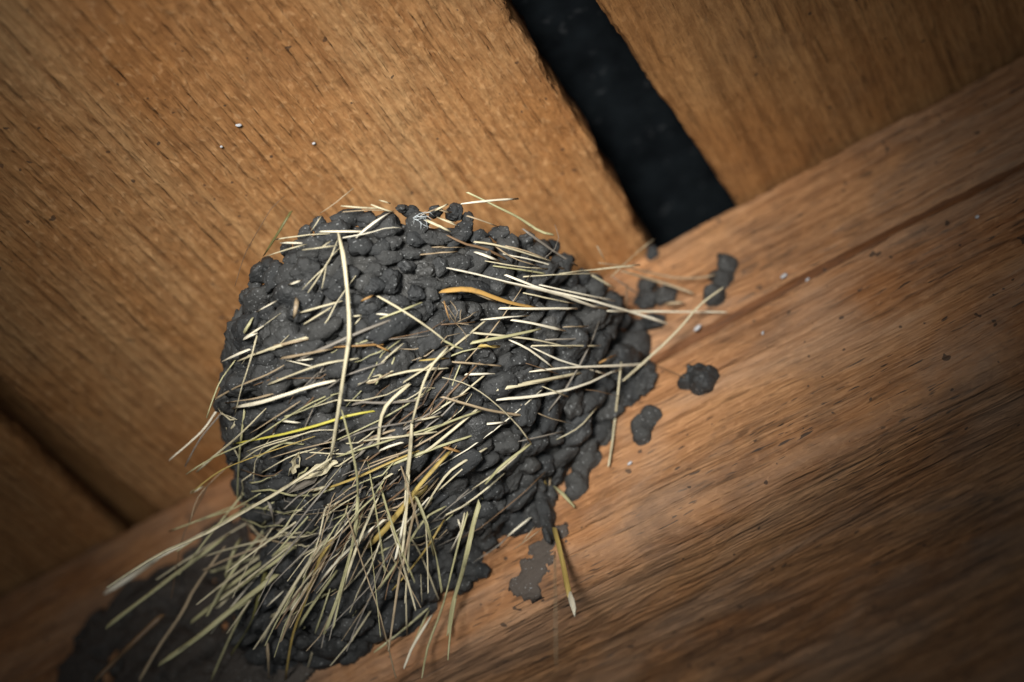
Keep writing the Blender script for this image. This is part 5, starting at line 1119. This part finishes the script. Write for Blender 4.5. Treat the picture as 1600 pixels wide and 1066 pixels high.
stalk([(-0.8, -5.0, -103.7), (-0.3, -8.0, -113.1), (-0.4, -10.0, -123.1), (-0.7, -12.0, -132.4), (-0.7, -13.0, -137.3)], 2.3, 'Y', drip, DL, 71, taper=1.0)
stalk([(-0.7, -12.7, -136.0), (-0.5, -13.6, -140.9), (-0.3, -14.5, -145.9)], 2.7, 'W', drip, DL, 72, taper=1.0)
stalk([(2.4, -6.0, -67.7), (2.0, -7.0, -77.8), (1.0, -6.0, -86.8)], 1.3, 'Y', drip, DL, 73, taper=1.0)
stalk([(3.8, -5.0, -87.2), (5.8, -4.5, -91.7), (7.9, -3.0, -97.9)], 1.4, 'G', drip, DL, 74, taper=1.0)
stalk([(-6.1, -4.0, -74.4), (-2.8, -5.0, -79.6), (0.5, -6.0, -84.1)], 1.2, 'Y', drip, DL, 75, taper=1.0)
stalk([(5.9, -4.0, -74.3), (10.2, -3.5, -74.5), (16.1, -3.0, -75.6)], 1.2, 'T', drip, DL, 76, taper=1.0)
stalk([(5.4, -4.0, -75.9), (4.1, -5.0, -81.4), (2.4, -5.0, -85.8)], 1.1, 'T', drip, DL, 77, taper=1.0)

# thin dried mud smears on the wood
def smear(pts, label, seed, th=0.0009, wob=0.0022, name="mud_smear", ragged=0.35, hole=0.0, film=False):
    """pts: (x, z, r) mm: a chain of soft discs on the beam face, its outline broken up by noise"""
    xs = [p[0] for p in pts]; zs = [p[1] for p in pts]; R = max(p[2] for p in pts) + 5
    x0, x1, z0, z1 = min(xs) - R, max(xs) + R, min(zs) - R, max(zs) + R
    st = 0.8
    nx = int((x1 - x0) / st); nz = int((z1 - z0) / st)
    cx, cz = 0.5 * (x0 + x1), 0.5 * (z0 + z1)
    idx = {}; V = []; Fc = []; H = {}
    for i in range(nx + 1):
        for j in range(nz + 1):
            x = x0 + i * st; z = z0 + j * st
            h = max(1 - math.hypot(x - p[0], z - p[1]) / p[2] for p in pts)
            h += ragged * fbm((x * 0.16 + seed, z * 0.16, seed), 4)
            if hole: h -= hole * max(0.0, noise.noise(Vector((x * 0.10, z * 0.10, seed + 3))))
            H[i, j] = h
    def vid(i, j):
        if (i, j) not in idx:
            x = x0 + i * st; z = z0 + j * st; h = H[i, j]
            y = -0.0004 + 0.0016 - (0.0016 + th * min(1.0, max(0.0, h) * 2.5) + 0.0007 * max(0, fbm((x * 0.5, z * 0.5, seed)))) if h > 0.0 else 0.0010
            y -= 0.0006
            if z < -112: y += max(0.0, (0.011 - math.sqrt(max(0.0, 0.011 ** 2 - (min(-112 - z, 10.9) * 0.001) ** 2))))
            idx[i, j] = len(V); V.append(((x - cx) * 0.001, y, (z - cz) * 0.001))
        return idx[i, j]
    for i in range(nx):
        for j in range(nz):
            q = [(i, j), (i + 1, j), (i + 1, j + 1), (i, j + 1)]
            if z0 + (j + 1) * st > -2 or z0 + j * st < -121: continue
            if max(H[a] for a in q) > 0.0: Fc.append(tuple(vid(*a) for a in q))
    o = mesh_obj(name, V, Fc, M_smear)
    o.location = (cx * 0.001, 0, cz * 0.001)
    s = o.modifiers.new("solid", 'SOLIDIFY'); s.thickness = 0.0008; s.offset = -1
    if film: o.data.materials[0] = M_film
    return tag(o, label, "mud", "mud smears on the beam")
smear([(-3, -104, 5), (-8, -108, 5.5), (-13, -112, 5.5), (-18, -116, 5)], "thin grey mud smear on the beam below the hanging drip", 1.0, 0.0004, ragged=0.5, film=True)
smear([(-36, -97, 6), (-46, -95, 7), (-58, -92, 8), (-70, -93, 9), (-84, -95, 10), (-98, -98, 10), (-108, -102, 10), (-90, -86, 10), (-64, -86, 10)],
      "broad mud smear along the beam under the nest's bottom straws", 4.0, 0.0022)
smear([(-128, -35, 12), (-140, -40, 12), (-155, -42, 12), (-170, -42, 12), (-186, -48, 12), (-196, -60, 12), (-198, -74, 12), (-190, -88, 13), (-176, -98, 14), (-150, -100, 18), (-130, -98, 18), (-120, -80, 18), (-118, -60, 16), (-150, -78, 18), (-165, -62, 16), (-172, -80, 16), (-140, -58, 14)],
      "old blurred mud crust at the far left end of the beam", 7.0, 0.0045, hole=0.35, ragged=0.4)

# ---------------------------------------------------------------- small white flecks
def fleck(loc, nrm, a, b, ang, label):
    bm = bmesh.new()
    bmesh.ops.create_icosphere(bm, subdivisions=2, radius=1.0)
    s = Vector(loc) * 500
    for v in bm.verts:
        v.co = v.co * (1 + 0.35 * noise.noise(v.co * 1.4 + s))
    me = bpy.data.meshes.new("white_fleck"); bm.to_mesh(me); bm.free()
    me.polygons.foreach_set("use_smooth", [True] * len(me.polygons)); me.materials.append(M_white)
    o = bpy.data.objects.new("white_fleck", me); COL.objects.link(o)
    n = Vector(nrm)
    t = Vector((math.cos(ang), 0, math.sin(ang))) if abs(n.y) > 0.5 else Vector((math.cos(ang), math.sin(ang), 0))
    o.matrix_world = Matrix.Translation(loc) @ frame(n, t).to_4x4() @ Matrix.Diagonal((a, b, 0.0005, 1))
    tag(o, label, "fleck", "white flecks on the wood")
fleck((0.1073, -0.0008, -0.0450), (0, -1, 0), 0.00150, 0.00080, 0.2, 'larger white fleck just above the saw groove')
fleck((0.1140, -0.0008, -0.0519), (0, -1, 0), 0.00100, 0.00045, 0.5, 'white fleck on the lower lip of the saw groove')
fleck((0.0716, -0.0008, -0.0481), (0, -1, 0), 0.00170, 0.00080, 0.4, 'white fleck in the saw groove near the long straight straw')
fleck((0.0917, -0.0008, -0.0645), (0, -1, 0), 0.00080, 0.00050, 1.0, 'small white fleck on the beam below the saw groove')
fleck((0.1748, -0.0008, -0.0622), (0, -1, 0), 0.00080, 0.00070, 0.0, 'lone white fleck on the beam near the right border')
fleck((0.0309, -0.0008, -0.0899), (0, -1, 0), 0.00100, 0.00050, 0.3, 'tiny white fleck below the chain of mud lumps')
fleck((-0.0268, -0.1409, -0.0008), (0, 0, -1), 0.00110, 0.00060, 0.6, 'brightest white fleck on the wide ceiling board')
fleck((-0.0362, -0.1370, -0.0008), (0, 0, -1), 0.00050, 0.00040, 0.4, 'small white fleck on the ceiling board, below the brightest one')
fleck((-0.0105, -0.1197, -0.0008), (0, 0, -1), 0.00060, 0.00040, 0.2, 'pale fleck on the ceiling board, right of the brightest one')
